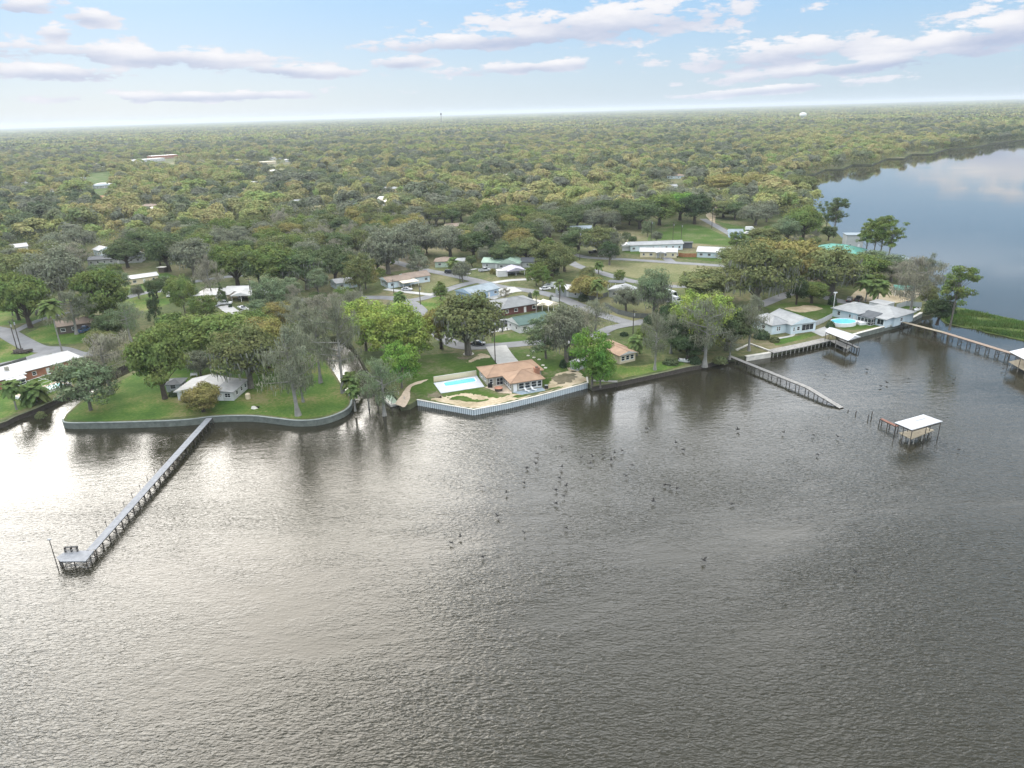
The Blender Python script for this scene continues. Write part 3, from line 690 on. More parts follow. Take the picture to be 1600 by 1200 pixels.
# its screened pool
pa, pang, pw = frame_of((40, 627), (106, 604))
t = thing('pool_enclosure', 'screened pool with pale deck wall beside the left edge house', 'pool', (pa[0], pa[1], ZL), pang)
MB().box(0, 13, 0, .25, -.2, .75).box(0, .25, .25, 6, -.2, .75).box(12.75, 13, .25, 6, -.2, .75).build('deck_wall', M_WHITE, t)
MB().box(.25, 12.75, .26, 6, .3, .5).build('deck', M_PAVER, t)
b = MB(); b.v = [(p[0], p[1], .52) for p in rounded([(4, 1), (12, 1), (12, 4.2), (4, 4.2)], .2)]; b.f = [tuple(range(len(b.v)))]; b.mi = [0]; b.build('water', mat('teal_pool', (.12, .45, .48, 1), .1, .8, .2, .03, 1.2), t)
fb = MB()
for x in np.arange(0, 13.1, 2.6): fb.bar((x, .1, .75), (x, .1, 3.2), .07, .07).bar((x, .1, 3.2), (x, 6, 3.2), .06, .06)
for y in (.1, 3, 6): fb.bar((0, y, 3.24), (13, y, 3.24), .06, .06)
fb.build('cage_frame', M_TRIM, t)
house('bungalow', 'tan roofed lake bungalow with three window sunroom under the bright green tree', (968, 569), (995, 563),
      [W(r=(0, 5.6, 0, 5), roof='gv', rise=.9, h=2.5, auto=False), W(r=(-4, 6, 5, 13), roof='hip', rise=1.4, h=2.6)], W_CREAM, R_TAN, auto=True, gable=W_WHITE,
      wins=[(0, 'f', 1.2, .8, 1.2, 1.4), (0, 'f', 2.8, .8, 1.2, 1.4), (0, 'f', 4.4, .8, 1.2, 1.4), (0, 'r', 2.5, .8, 1.5, 1.3)])
house('grey_house', 'pale grey shingled house with wide lake window behind the boardwalk', (1205, 523), (1232, 525),
      [W(r=(0, 6.4, 0, 10), roof='hip', rise=1.9, ov=.45, h=3.0), W(r=(5.6, 15.2, -2.3, 9.5), roof='gv', rise=1.9, ov=.4, h=3.0)], W_PALE, R_PALE, auto=False, rot=R(19), gable=W_PALE,
      wins=[(0, 'f', 2.2, 1.0, .6, 1.4), (0, 'f', 3.0, 1.0, .6, 1.4), (1, 'f', 6.7, .9, .6, 1.4), (1, 'f', 8.4, 1.0, 1.1, 1.3), (1, 'f', 12.0, .7, 4.6, 2.0, 'screen'), (1, 'r', 2, 1, 1.2, 1.2), (0, 'l', 4, 1, 1.4, 1.2)])
sh = house('screened_house', 'grey hip roofed house with glazed screen porch and round pool', (1300, 494), (1338, 503),
      [W(r=(0, 9.5, 0, 12), roof='hip', rise=1.7, ov=.6, h=2.8), W(r=(7, 19, 5, 16), roof='hip', rise=1.8, ov=.6, h=2.8), W(r=(9.6, 14.5, -.6, 5), roof='shed_b', rise=.9, ov=.15, h=2.3, wall=None, roofm=R_DARK), W(r=(14.6, 18.2, 1.5, 5), roof='shed_b', rise=.4, ov=.5, h=2.5)], W_PALE, R_PALE, auto=False,
      wins=[(0, 'f', 2.4, .9, 1.1, 1.4), (0, 'f', 6.5, .9, .8, 1.2), (0, 'f', 8.2, .05, .95, 2.05, 'door'), (3, 'f', 16.4, .5, 2.2, 1.8, 'screen'), (1, 'r', 9, .9, 1.4, 1.2)])
fb = MB()
for (x0, y0, x1, y1) in ((9.6, -.6, 14.5, -.6), (14.5, -.6, 14.5, 5)):
    n = 4
    for q in range(n + 1):
        x, y = x0 + (x1 - x0) * q / n, y0 + (y1 - y0) * q / n; fb.bar((x, y, 0), (x, y, 2.3), .1, .1)
    for z in (.08, .9, 2.2): fb.bar((x0, y0, z), (x1, y1, z), .09, .09)
fb.build('porch_frame', M_TRIM, sh)
MB().box(9.7, 14.4, -.5, 4.8, .02, 2.15).build('porch_screen', mat('dark_screen', (.03, .04, .04, 1), .5, 1, .3), sh)
ps = house('porch_shed', 'white flat shed beside the screened house', (1383, 488), (1401, 482), [W(r=(0, 5.5, 0, 6), roof='flat', rise=0, h=2.5, ov=.15)], W_WHITE, R_WHITE, 'shed')

# --- inland houses, left to right
house('ranch_house', 'brown roofed ranch house half hidden behind grey trees', (92, 523), (155, 514), [W(r=(0, 16, 0, 8), roof='gu', rise=1.3), W(r=(16.2, 21, .5, 7), roof='gu', rise=.9, h=2.4, wall='posts')], W_DARK, R_BROWN)
house('cottage', 'cream walled house with white roof behind the big round tree', (204, 446), (238, 441), [W(r=(0, 12, 0, 7), roof='gu', rise=1.0)], W_CREAM, R_WHITE)
house('garden_shed', 'tiny brown shed with white roof in a clearing', (248, 426), (257, 426), [W(r=(0, 3, 0, 3), roof='shed_f', rise=.3, h=2.2)], W_DARK, R_WHITE, 'shed', auto=False)
house('cottage', 'white gabled house among trees at upper left', (203, 408), (224, 405), [W(r=(0, 8, 0, 10), roof='gv', rise=1.6, h=2.8), W(r=(-7, -.1, 3, 10), roof='gu', rise=1.2)], W_WHITE, R_PALE)
house('cottage', 'pale blue two step house at upper left edge of the wood', (157, 401), (176, 398), [W(r=(0, 7.5, 0, 8), roof='gv', rise=1.5, h=3.2)], W_PALE, R_WHITE)
house('long_house', 'long low dark roofed house at upper left', (138, 415), (204, 411), [W(r=(0, 26, 0, 8), roof='gu', rise=1.2)], W_GREY, R_DARK)
house('ranch_house', 'white roofed ranch house with open carport and two parked cars', (308, 472), (372, 470), [W(r=(0, 13, 0, 11), roof='hip', rise=1.4, ov=.8), W(r=(10, 19, 5, 13), roof='gu', rise=1.2, h=2.8), W(r=(15, 22.5, -2, 5), roof='gv', rise=1.2, h=2.5, wall='posts'), W(r=(23, 27.5, 1, 6), roof='gv', rise=.9, h=2.4, wall='posts', roofm=R_PALE)], W_CREAM, R_WHITE, gable=W_WHITE)
house('cottage', 'small white house at the edge of the central wood', (527, 453), (553, 449), [W(r=(0, 9, 0, 8), roof='gu', rise=1.1)], W_PALE, R_WHITE)
house('ranch_house', 'brown roofed corner house with cream carport awning', (607, 451), (667, 442), [W(r=(0, 10, 0, 9), roof='gu', rise=1.3), W(r=(9, 20, 1.5, 9.5), roof='gu', rise=1.5), W(r=(5, 12, -4.5, -.1), roof='shed_b', rise=.3, h=2.3, ov=.2, wall='posts', roofm=R_CREAM)], W_PALE, R_BROWN)
house('ranch_house', 'brown roofed house with white garage north of the corner', (680, 418), (713, 417), [W(r=(0, 9, 0, 8), roof='hip', rise=1.4), W(r=(9.1, 14, -1, 6), roof='gu', rise=.9, wall=W_WHITE, roofm=R_PALE)], W_GREEN, R_BROWN)
house('gabled_house', 'pale green metal roofed house with front gable', (753, 420), (812, 421), [W(r=(0, 9, 1, 10), roof='gu', rise=1.5), W(r=(8, 18, -1, 9), roof='gv', rise=2.0, h=2.8), W(r=(18.1, 24, 4, 11), roof='gu', rise=1.4, roofm=R_DARK)], W_GREY, R_GREEN, gable=W_GREEN)
house('garden_shed', 'white box shed by the road behind the green roofed house', (778, 433), (791, 432), [W(r=(0, 4.2, 0, 4), roof='flat', rise=0, h=2.6, ov=.1)], W_WHITE, R_WHITE, 'shed', auto=False)
house('carport', 'lilac roofed carport beside the white box shed', (793, 432), (815, 430), [W(r=(0, 8, 0, 7), roof='gv', rise=1.3, h=2.2, wall='posts'), W(r=(1, 7, 5, 6.8), roof='none', h=2)], W_WHITE, rm('lilac', (.46, .44, .52, 1)), 'carport', auto=False)
house('blue_house', 'light blue house with slate roof on the central block', (738, 471), (774, 462), [W(r=(0, 14, 0, 10), roof='gu', rise=1.6)], W_BLUE, R_BLUEG)
house('ranch_house', 'long grey hip roofed house with dark red brick front', (785, 494), (838, 485), [W(r=(0, 15, 0, 12), roof='hip', rise=2.0, ov=.8), W(r=(-6.5, -.1, 1.5, 9), roof='gu', rise=1.2, wall='posts', h=2.6)], wm('dark_red', (.12, .05, .042, 1), amt=.3), R_GREY)
house('gabled_house', 'dark green roofed house with white gable behind the oak', (812, 521), (862, 511), [W(r=(0, 12, 0, 8), roof='gu', rise=1.8)], W_WHITE, R_DGREEN, gable=W_WHITE)
for k, (A, B, lb) in enumerate([((838, 487), (856, 484), 'left cream canopy tent beside the street'), ((857, 487), (874, 483), 'right cream canopy tent beside the street')]):
    house('canopy_tent', lb, A, B, [W(r=(0, 5, 0, 6), roof='gv', rise=.9, h=2.1, wall='posts', ov=.2)], None, R_CREAM, 'canopy', auto=False)
house('cottage', 'white roofed cottage behind palms on the middle street', (868, 461), (905, 466), [W(r=(0, 11, 0, 7), roof='gu', rise=1.1)], W_GREY, R_WHITE)
house('carport', 'dark blue flat carport roof beside the grey shed', (950, 451), (970, 452), [W(r=(0, 6, 0, 5), roof='shed_f', rise=.3, h=2.3, wall='posts')], None, R_DARK, 'carport', auto=False)
house('cottage', 'pale grey gabled outbuilding behind the slatted fence', (951, 464), (985, 467), [W(r=(0, 9, 0, 7), roof='gv', rise=1.3)], W_GREY, R_PALE)
house('yellow_house', 'yellow rancher with white roof across the dry field', (1000, 402), (1058, 403), [W(r=(0, 17.5, 0, 7), roof='gu', rise=1.4), W(r=(8, 12, -1.6, 0), roof='gv', rise=.8, h=2.5, wall='posts')], W_YEL, R_WHITE)
house('long_house', 'long pale metal roofed building behind the yellow rancher', (985, 393), (1070, 390), [W(r=(0, 27, 0, 7), roof='gu', rise=1.2, h=3)], W_PALE, R_PALE)
house('pale_blue_house', 'pale blue house with white roof and gabled porch', (1089, 402), (1154, 405), [W(r=(0, 19, 0, 9), roof='gu', rise=1.7), W(r=(10, 16.5, -2, 3), roof='gv', rise=1.6, h=2.7)], W_PALE, R_WHITE, gable=W_BLUE)
house('garden_shed', 'white barn shaped shed left of the long pale building', (972, 392), (984, 392), [W(r=(0, 4.5, 0, 5), roof='gv', rise=1.2, h=2.2)], W_WHITE, R_WHITE, 'shed', auto=False)
house('garden_shed', 'dark blue shed between the yellow and pale blue houses', (1066, 388), (1078, 388), [W(r=(0, 5, 0, 4), roof='shed_f', rise=.3, h=2.6)], R_DARK, R_DARK, 'shed', auto=False)
house('cottage', 'blue grey house at the wood edge above the dry field', (893, 366), (923, 365), [W(r=(0, 12, 0, 8), roof='gu', rise=1.4)], W_BLUE, R_BLUEG)
house('lodge', 'green metal roofed lodge on the right hand lake shore', (1268, 402), (1330, 408), [W(r=(0, 20, 0, 13), roof='hip', rise=2.6, h=3.4, ov=.9)], W_WHITE, R_TEAL)
house('tower_house', 'square dark grey two storey house behind the green roof', (1321, 388), (1341, 388), [W(r=(0, 8, 0, 7), roof='flat', rise=0, h=6.5, ov=.4)], W_GREY, R_BLUEG)
house('boat_garage', 'white boathouse with blue grey roof by the far right lake', (1394, 419), (1424, 417), [W(r=(0, 11, 0, 7), roof='gv', rise=1.3)], W_WHITE, R_BLUEG, 'boathouse')
house('canopy_tent', 'green canopy on posts over the sandy parking', (1398, 462), (1414, 463), [W(r=(0, 6, 0, 5), roof='shed_b', rise=.5, h=2.3, wall='posts')], None, R_TEAL, 'canopy', auto=False)
# houses glimpsed deeper in the wood
FARH = [((700, 362), (725, 360), 'tan roofed house in a gap of the central wood', R_BROWN, W_CREAM), ((803, 368), (824, 366), 'white roofed house in a wood gap north of the lilac carport', R_WHITE, W_WHITE),
        ((655, 385), (680, 382), 'green roofed house under mossy oaks', R_GREEN, W_GREEN), ((148, 315), (166, 313), 'orange roofed house at upper left', R_RUST, W_CREAM), ((487, 349), (502, 347), 'orange tile roof peeking out of the left wood', R_RUST, W_WHITE),
        ((1140, 372), (1160, 372), 'blue house beside the diagonal lane', R_BLUEG, W_BLUE), ((1185, 285), (1205, 285), 'pale lakeside house under tall trees', R_PALE, W_WHITE), ((1080, 308), (1100, 303), 'white roofed house by the sandy clearing', R_WHITE, W_WHITE),
        ((1165, 258), (1185, 257), 'pale roofed house near the far lake corner', R_PALE, W_WHITE), ((-12, 305), (22, 299), 'grey roofed house at the far left edge', R_GREY, W_GREY), ((150, 295), (172, 293), 'dark roofed house by the far left clearing', R_BLUEG, W_GREY),
        ((285, 297), (300, 296), 'white roofed house in the left clearing', R_WHITE, W_WHITE), ((20, 395), (45, 392), 'white roof speck low in the left wood', R_WHITE, W_WHITE)]
for A, B, lb, rf, wl_ in FARH:
    _, _, wd = frame_of(A, B)
    house('far_house', lb, A, B, [W(r=(0, wd, 0, 8), roof='gu', rise=1.5)], wl_, rf, clear=.08)
COM = [((196, 256), (258, 251), 'white flat commercial block in the far left clearing', R_WHITE, W_WHITE, 18, 5), ((238, 249), (314, 244), 'long red fronted commercial block in the far left clearing', R_WHITE, W_BRICK, 22, 6), ((70, 242), (94, 241), 'far white roofed store at left', R_WHITE, W_WHITE, 20, 5),
       ((217, 235), (236, 234), 'far pale roofed warehouse near the horizon wood', R_WHITE, W_WHITE, 25, 6), ((480, 241), (505, 239), 'far white roof in the middle wood', R_WHITE, W_WHITE, 18, 5), ((515, 256), (532, 254), 'small white roofed barn in the middle wood', R_WHITE, W_WHITE, 12, 4),
       ((395, 258), (432, 256), 'cream strip building right of the red fronted block', R_CREAM, W_CREAM, 14, 4), ((140, 262), (165, 260), 'white roofed store beside the far left parking', R_WHITE, W_WHITE, 15, 4), ((420, 250), (440, 249), 'far small white shop', R_WHITE, W_WHITE, 14, 4)]
for A, B, lb, rf, wl_, dep, hh in COM:
    _, _, wd = frame_of(A, B)
    house('commercial_block', lb, A, B, [W(r=(0, wd, 0, dep), roof='flat', rise=0, h=hh, ov=.2)], wl_, rf, 'building', clear=.13)

rv = random.Random(42)
FAR_LB = 'small pale roofed house scattered among the trees of the far wood'
for k in range(46):
    if k < 32: x, y = rv.uniform(0, 600), rv.uniform(238, 335)
    else: x, y = rv.uniform(600, 1150), rv.uniform(232, 300)
    wpx = rv.uniform(9, 17) * 330 / (900 - y * 1.6); a, _, wd_ = frame_of((x, y), (x + 10, y - rv.uniform(-1, 1)))
    sc_ = rv.uniform(11, 17)
    house('far_cottage', FAR_LB, HM(*a), HM(a[0] + sc_ * math.cos(rv.uniform(-.3, .3)), a[1] + sc_ * math.sin(rv.uniform(-.4, .4))), [dict(r=(0, sc_, 0, rv.uniform(7, 10)), roof=rv.choice(('gu', 'gu', 'hip')), rise=1.5, h=2.9)], rv.choice((W_WHITE, W_CREAM, W_PALE)), rv.choice((R_WHITE, R_WHITE, R_PALE, R_CREAM, R_BROWN)), group='houses scattered in the far wood', clear=.12)
for pts, m_, s_ in [([(190, 262), (250, 256), (330, 250), (420, 256), (360, 264), (250, 268)], M_DRY, 31), ([(130, 272), (175, 268), (180, 320), (150, 330)], M_LOT, 32), ([(255, 290), (330, 285), (345, 298), (280, 305)], M_LAWN, 33), ([(380, 262), (470, 258), (520, 266), (430, 270)], M_DRY, 34), ([(-40, 300), (30, 296), (40, 312), (-40, 318)], M_LAWN, 35), ([(60, 247), (130, 243), (135, 250), (70, 254)], M_DRY, 36)]:
    patch('clearing', pts, m_, 1, 2.0, 5, s_); CLEARINGS.append([U(*q) for q in pts])
# ------------------------------------------------------------------ piers and boathouses
def V3(p, z): return Vector((p[0], p[1], z))
def pier(label, pts, width, mdeck, mpile, gap=2.4, brace=True, group=None, extra=0.0, mdecks=None, name='pier'):
    """pts: world (x, y, z) of the walkway centre line"""
    o = pts[0]; t = thing(name, label, 'pier', (o[0], o[1], 0), 0, group)
    pts = [Vector((p[0] - o[0], p[1] - o[1], p[2])) for p in pts]
    pile = None; k = 0
    for i in range(len(pts) - 1):
        a, c = pts[i], pts[i + 1]; d = c - a; Lg = d.length; dn = d.normalized(); nx = Vector((dn.y, -dn.x, 0)).normalized()
        n = max(1, round(Lg / gap)); md = mdecks[i] if mdecks else mdeck
        for q in range(n):
            p, r = a + d * q / n, a + d * (q + 1) / n - dn * .03
            MB().bar(p - Vector((0, 0, .03)), r - Vector((0, 0, .03)), width, .06).build('deck_section', md, t)
        for s in (-1, 1):
            MB().bar(a + nx * s * (width / 2 - .12) - Vector((0, 0, .17)), c + nx * s * (width / 2 - .12) - Vector((0, 0, .17)), .08, .2).build('stringer', mpile, t)
        for q in range(n + 1):
            if i and q == 0: continue
            p = a + d * q / n; top = p.z + extra
            for s in (-1, 1):
                e = p + nx * s * (width / 2 - .03)
                hgt = top + 1.5 - (.0 if extra else .1)
                me = OPEN_ID.setdefault(('pile', round(hgt, 2), mpile.name), MB().tube([(0, 0, -1.5), (0, 0, hgt - 1.5)], .1, 7).mesh('piling', mpile))
                put('piling', me, t, (e.x, e.y, 0))
            if brace:
                f = p + nx * (width / 2 - .1); g = p - nx * (width / 2 - .1)
                bb = MB().bar((f.x, f.y, .15), (g.x, g.y, p.z - .25), .05, .12).bar((g.x, g.y, .15), (f.x, f.y, p.z - .25), .05, .12)
                if q < n and q % 2 == 0:
                    h_ = a + d * (q + 1) / n + nx * (width / 2 - .0); bb.bar((f.x, f.y, .2), (h_.x, h_.y, p.z - .2), .05, .12)
                bb.build('brace', mpile, t)
    return t
def P3(px, py, z): u = U(px, py, z); return (u[0], u[1], z)
lp = pier('long straight grey pier running out from the green lawn', [P3(327, 653, 1.62), P3(142, 859, 1.62)], 1.55, M_WOODP, M_PILE, 2.35)
for k in range(9):
    a, c = Vector(P3(327, 653, 1.62)), Vector(P3(142, 859, 1.62)); p = a + (c - a) * (.45 + .06 * k) - a
    put('light_post', OPEN_ID.setdefault('lpost', MB().tube([(0, 0, 0), (0, 0, 1.0)], .05, 6).box(-.09, .09, -.09, .09, 1.0, 1.12).mesh('light_post', M_PILE)), lp, (p.x - .92, p.y, 1.6))
# platform at its end
pp = [U(147, 860, 1.62), U(134, 877, 1.62), U(94, 877.5, 1.62), U(88, 871, 1.62), U(103, 861, 1.62)]
o = pp[0]; t = thing('pier_platform', 'angular grey deck platform at the end of the long left pier', 'platform', (o[0], o[1], 0))
rel = [(p[0] - o[0], p[1] - o[1]) for p in pp]
ar = sum(rel[i][0] * rel[(i + 1) % 5][1] - rel[(i + 1) % 5][0] * rel[i][1] for i in range(5))
if ar < 0: rel = rel[::-1]
MB().hull([(*p, 1.56) for p in rel], [(*p, 1.65) for p in rel]).build('deck', M_WOODP, t)
ins = [(p[0] * .94 - .08, p[1] * .92 - .05) for p in rel]
fb = MB()
for i in range(5):
    p, q = ins[i], ins[(i + 1) % 5]; fb.bar((*p, 1.42), (*q, 1.42), .08, .22)
    fb.bar((*p, .15), (*q, 1.35), .06, .12).bar((*q, .15), (*p, 1.35), .06, .12)
fb.build('frame', M_WOODG, t)
for p in ins + [((ins[i][0] + ins[(i + 1) % 5][0]) / 2, (ins[i][1] + ins[(i + 1) % 5][1]) / 2) for i in range(5)]:
    put('piling', MB().tube([(0, 0, -1.5), (0, 0, 1.55)], .1, 7).mesh('piling', M_PILE), t, (*p, 0))
bx, by = U(112, 862, 1.65)
t = thing('dock_bench', 'grey slatted bench at the back edge of the left pier platform', 'bench', (bx, by, 1.655), R(4))
MB().box(-1.1, 1.1, -.25, .25, .38, .45).build('seat', M_WOODG, t); MB().box(-1.1, 1.1, .22, .28, .55, .95).build('backrest', M_WOODG, t)
for x in (-1, 0, 1): MB().box(x - .05, x + .05, -.2, .28, 0, .9).build('leg', M_PILE, t)
lx, ly = U(92, 893, 0)
t = thing('lamp_post', 'thin tall light pole rising from the water by the left pier platform', 'lamp post', (lx, ly, 0))
MB().tube([(0, 0, -1.5), (0, 0, 6.2)], [.09, .06], 7).build('pole', M_PILE, t); MB().box(-.25, .25, -.14, .14, 6.2, 6.4).build('lamp_head', M_GREYMETAL, t)

pier('weathered broken pier with sagging end right of centre', [P3(1140, 556, 1.6), P3(1262, 605, 1.6), P3(1290, 622, 1.1), P3(1315, 637, .25)], 1.35, M_WOODG, M_PILE, 3.4, brace=False)
pier('long brown pier from the right hand seawall to the edge boathouse', [P3(1411, 503, 2.0), P3(1474, 519, 2.0), P3(1660, 576, 2.0)], 1.6, M_WOODB, M_PILE, 3.0, mdecks=[M_WOODT, M_WOODB])
pier('short rusty pier stub left of the white roofed boathouse', [P3(1377, 654, 1.5), P3(1402, 666, 1.5)], .8, mat('rusty_steel', (.22, .11, .08, 1), .8, 1, .3), M_PILE, 2.2, brace=False)
pier('tiny dark pier at the corner of the white seawall', [P3(926, 594, 1.5), P3(965, 596, 1.5)], 1.3, M_WOODG, M_PILE, 2.5, brace=False)
for k, (x, y, hh, lb) in enumerate([(1356, 656, 1.3, 'short dark mooring post left of the rusty pier stub'), (1361, 656, 2.2, 'taller dark mooring post left of the rusty pier stub'), (1337, 648, 1.0, 'lone dark stick post off the sagging pier'), (1325, 643, .5, 'stub post at the tip of the sagging pier')]):
    u = U(x, y, 0); t = MB().tube([(0, 0, -1.5), (.0, 0, hh * .7), (.06, .03, hh)], [.1, .1, .08], 7).build('mooring_post', M_PILE); t.location = (u[0], u[1], 0); tag(t, lb, 'post')

def boathouse(label, corners, zr, rise, plat, zp, mroof=M_ALU, posts=True, roof='hip', boat=False):
    """corners: four surveyed eave corners (px at height zr); plat: platform corners (px at zp)"""
    c = [Vector((*U(x, y, zr), zr)) for x, y in corners]; o = sum(c, Vector()) / 4
    t = thing('boathouse', label, 'boathouse', (o.x, o.y, 0))
    c = [p - Vector((o.x, o.y, 0)) for p in c]
    ar = sum(c[i].x * c[(i + 1) % 4].y - c[(i + 1) % 4].x * c[i].y for i in range(4))
    if ar < 0: c = c[::-1]
    if (c[1] - c[0]).length < (c[2] - c[1]).length: c = c[1:] + c[:1]
    m0, m1 = (c[1] + c[2]) / 2, (c[3] + c[0]) / 2; k = .3 if roof == 'hip' else 0
    r1, r0 = m0 + (m1 - m0) * k + Vector((0, 0, rise)), m1 + (m0 - m1) * k + Vector((0, 0, rise))
    b = MB(); lo = [p - Vector((0, 0, .14)) for p in c]
    for i in range(4): b.face([lo[i], lo[(i + 1) % 4], c[(i + 1) % 4], c[i]])
    b.face(lo[::-1]).face([c[0], c[1], r1, r0]).face([c[2], c[3], r0, r1]).face([c[1], c[2], r1]).face([c[3], c[0], r0])
    rf = b.build('roof', mroof, t); MB().bar(r0 + Vector((0, 0, .02)), r1 + Vector((0, 0, .02)), .25, .06).build('ridge_cap', mroof, rf)
    q = [Vector((*U(x, y, zp), zp)) - Vector((o.x, o.y, 0)) for x, y in plat]
    ar = sum(q[i].x * q[(i + 1) % 4].y - q[(i + 1) % 4].x * q[i].y for i in range(4))
    if ar < 0: q = q[::-1]
    MB().hull([p - Vector((0, 0, .14)) for p in q], q).build('platform', M_WOODT if not boat else M_WOODG, t)
    for i in range(4):
        p = c[i] * .93; e = (c[i] * .93 + c[(i + 1) % 4] * .93) / 2
        for s in (p, e):
            put('roof_post', MB().tube([(0, 0, -1.5), (0, 0, zr - .1)], .08, 7).mesh('roof_post', M_PILE), t, (s.x, s.y, 0))
        for f in (.12, .5, .88):
            s = q[i] * (1 - f) + q[(i + 1) % 4] * f
            put('piling', OPEN_ID.setdefault(('bp', zp), MB().tube([(0, 0, -1.5), (0, 0, zp - .1)], .11, 7).mesh('piling', M_PILEP)), t, (s.x * .95, s.y * .95, 0))
        MB().bar(c[i] * .93 - Vector((0, 0, .12 + .0)), c[(i + 1) % 4] * .93 - Vector((0, 0, .12)), .1, .2).build('beam', M_PILE, t)
    return t
boathouse('white roofed boathouse standing alone in open water', [(1398, 660), (1443, 647.5), (1473, 658), (1425, 671.5)], 4.6, .55, [(1404, 676), (1446, 667), (1460, 672), (1424, 686)], 1.5)
boathouse('white gabled boat shelter at the end of the wooden boardwalk', [(1289, 517.5), (1302, 512), (1345, 526), (1325, 532)], 4.4, .7, [(1289, 529), (1296, 527), (1330, 541), (1324, 545)], 1.3, roof='gable', boat=True)
boathouse('white roofed boathouse cut off by the right edge', [(1577, 549), (1612, 541), (1650, 556), (1612, 567)], 4.6, .6, [(1576, 565), (1612, 557), (1648, 572), (1606, 582)], 1.5)
pier('narrow finger dock beside the white boat shelter', [P3(1306, 527, 1.4), P3(1341, 543, 1.4)], 1.0, M_WOODG, M_PILE, 2.0, brace=False)
pier('broad grey boardwalk along the bank below the pale grey house', [P3(1203, 549, ZL + .1), P3(1250, 539.5, ZL + .1), P3(1292, 530, ZL + .1)], 3.0, M_WOODG, M_PILEP, 1.6, brace=False, name='boardwalk')

# boats
def boat(label, px, py, ang, L=5.5, w=2.0, col=(.75, .76, .76, 1), z=0, zg=0):
    u = U(px, py, zg); t = thing('motor_boat', label, 'boat', (u[0], u[1], zg + z), ang)
    n = 9; sec = []
    for i in range(n):
        f = i / (n - 1); x = -L / 2 + L * f; ww = w / 2 * (1 if f < .55 else math.sqrt(max(0, 1 - ((f - .55) / .45) ** 2)) * .98 + .02); k = .25 * max(0, (f - .6) / .4) ** 2
        sec.append([(x, -ww * .25, k), (x, -ww * .85, .28 + k), (x, -ww, .8 + k * .6), (x, ww, .8 + k * .6), (x, ww * .85, .28 + k), (x, ww * .25, k)])
    b = MB()
    for i in range(n - 1):
        for j in (0, 1, 3, 4, 5):
            b.face([sec[i][j], sec[i + 1][j], sec[i + 1][(j + 1) % 6], sec[i][(j + 1) % 6]][::-1])
    b.face(sec[0]); m = mat('boat_hull_%d' % int(col[0] * 100), col, .35, .8, .1)
    b.build('hull', m, t)
    g = MB()
    for i in range(n - 1): g.face([(sec[i][2][0], sec[i][2][1] * .9, .5), (sec[i + 1][2][0], sec[i + 1][2][1] * .9, .5), (sec[i + 1][3][0], sec[i + 1][3][1] * .9, .5), (sec[i][3][0], sec[i][3][1] * .9, .5)])
    g.build('deck', M_GREYMETAL, t)
    MB().box(-L * .05, L * .1, -w * .3, w * .3, .5, 1.15, .08).build('console', M_WHITE, t)
    MB().hull([(L * .1, -w * .35, .8), (L * .13, -w * .35, .8), (L * .13, w * .35, .8), (L * .1, w * .35, .8)], [(L * .03, -w * .3, 1.35), (L * .05, -w * .3, 1.35), (L * .05, w * .3, 1.35), (L * .03, w * .3, 1.35)]).build('windscreen', M_GLASS, t)
    MB().box(-L / 2 - .3, -L / 2 + .1, -.2, .2, .2, 1.2, .05).build('outboard_motor', M_PILE, t)
    MB().box(-L * .35, -L * .22, -w * .38, w * .38, .5, .85).build('bench_seat', M_WHITE, t)
    return t
boat('white motor boat moored in the shade of the middle canal', 517, 583, R(100), 5.5, 2.0, z=-.1)
boat('white pontoon style boat beside the lawn at the canal', 527, 606, R(105), 6.5, 2.3, z=-.1)
boat('small white boat pulled up at the head of the left canal', 268, 563, R(60), 4.5, 1.7, z=.0, zg=ZL)
boat('white boat on trailer in front of the white roofed ranch house', 380, 484, R(-50), 6, 2.2, z=.3, zg=ZL)
boat('small white boat lying on the right hand seawall lawn', 1432, 486, R(30), 4, 1.5, z=0, zg=ZL)
boat('motor boat under the white gabled boat shelter', 1313, 531, R(-42), 6, 2.1, z=.4)
boat('white skiff on the shaded bank under the grey cypress', 1070, 566, R(-30), 3.6, 1.4, zg=ZL)
# green boat slip by the sand path
u0 = U(612, 618, ZL); t = thing('boat_slip', 'green floating boat slip with white sides beside the sandy path', 'dock', (*U(600, 622, 0), 0), R(-60))
MB().box(0, 6.5, 0, 2.6, .15, .55).build('mat', mat('green_mat', (.36, .46, .36, 1), .9, 1, .2), t)
MB().box(-.5, 7.2, -.9, -.02, .1, .7).build('side_deck', M_CAP, t); MB().box(6.55, 7.4, -.01, 3.4, .1, .7).build('end_deck', M_CAP, t)
for x, y in ((-.2, -.5), (2.5, -.5), (7, -.5), (7, 3), (3.5, 2.9)): put('piling', OPEN_ID.setdefault('slip', MB().tube([(0, 0, -1.5), (0, 0, 2.2)], .1, 7).mesh('piling', M_PILEP)), t, (x, y, 0))

# round pool
cx_, cy_ = U(1317, 507); t = thing('round_pool', 'oval above ground blue pool beside the screened house', 'pool', (cx_, cy_, ZL), R(12))
n = 28; el = [(4.4 * math.cos(2 * math.pi * i / n), 3.2 * math.sin(2 * math.pi * i / n)) for i in range(n)]
ring(el, [(x * .95, y * .95) for x, y in el], 0, 1.25).build('wall', M_WHITE, t)
b = MB(); b.v = [(x * .96, y * .96, 1.08) for x, y in el]; b.f = [tuple(range(n))]; b.mi = [0]; b.build('water', M_POOL, t)
MB().box(4.5, 8, -2.6, .4, 0, .9).build('deck', M_WHITE, t)
MB().bar((4.6, -.6, .9), (4.0, -.6, 2.0), .06, .06).bar((4.6, -1.2, .9), (4.0, -1.2, 2.0), .06, .06).build('ladder', M_GREYMETAL, t)

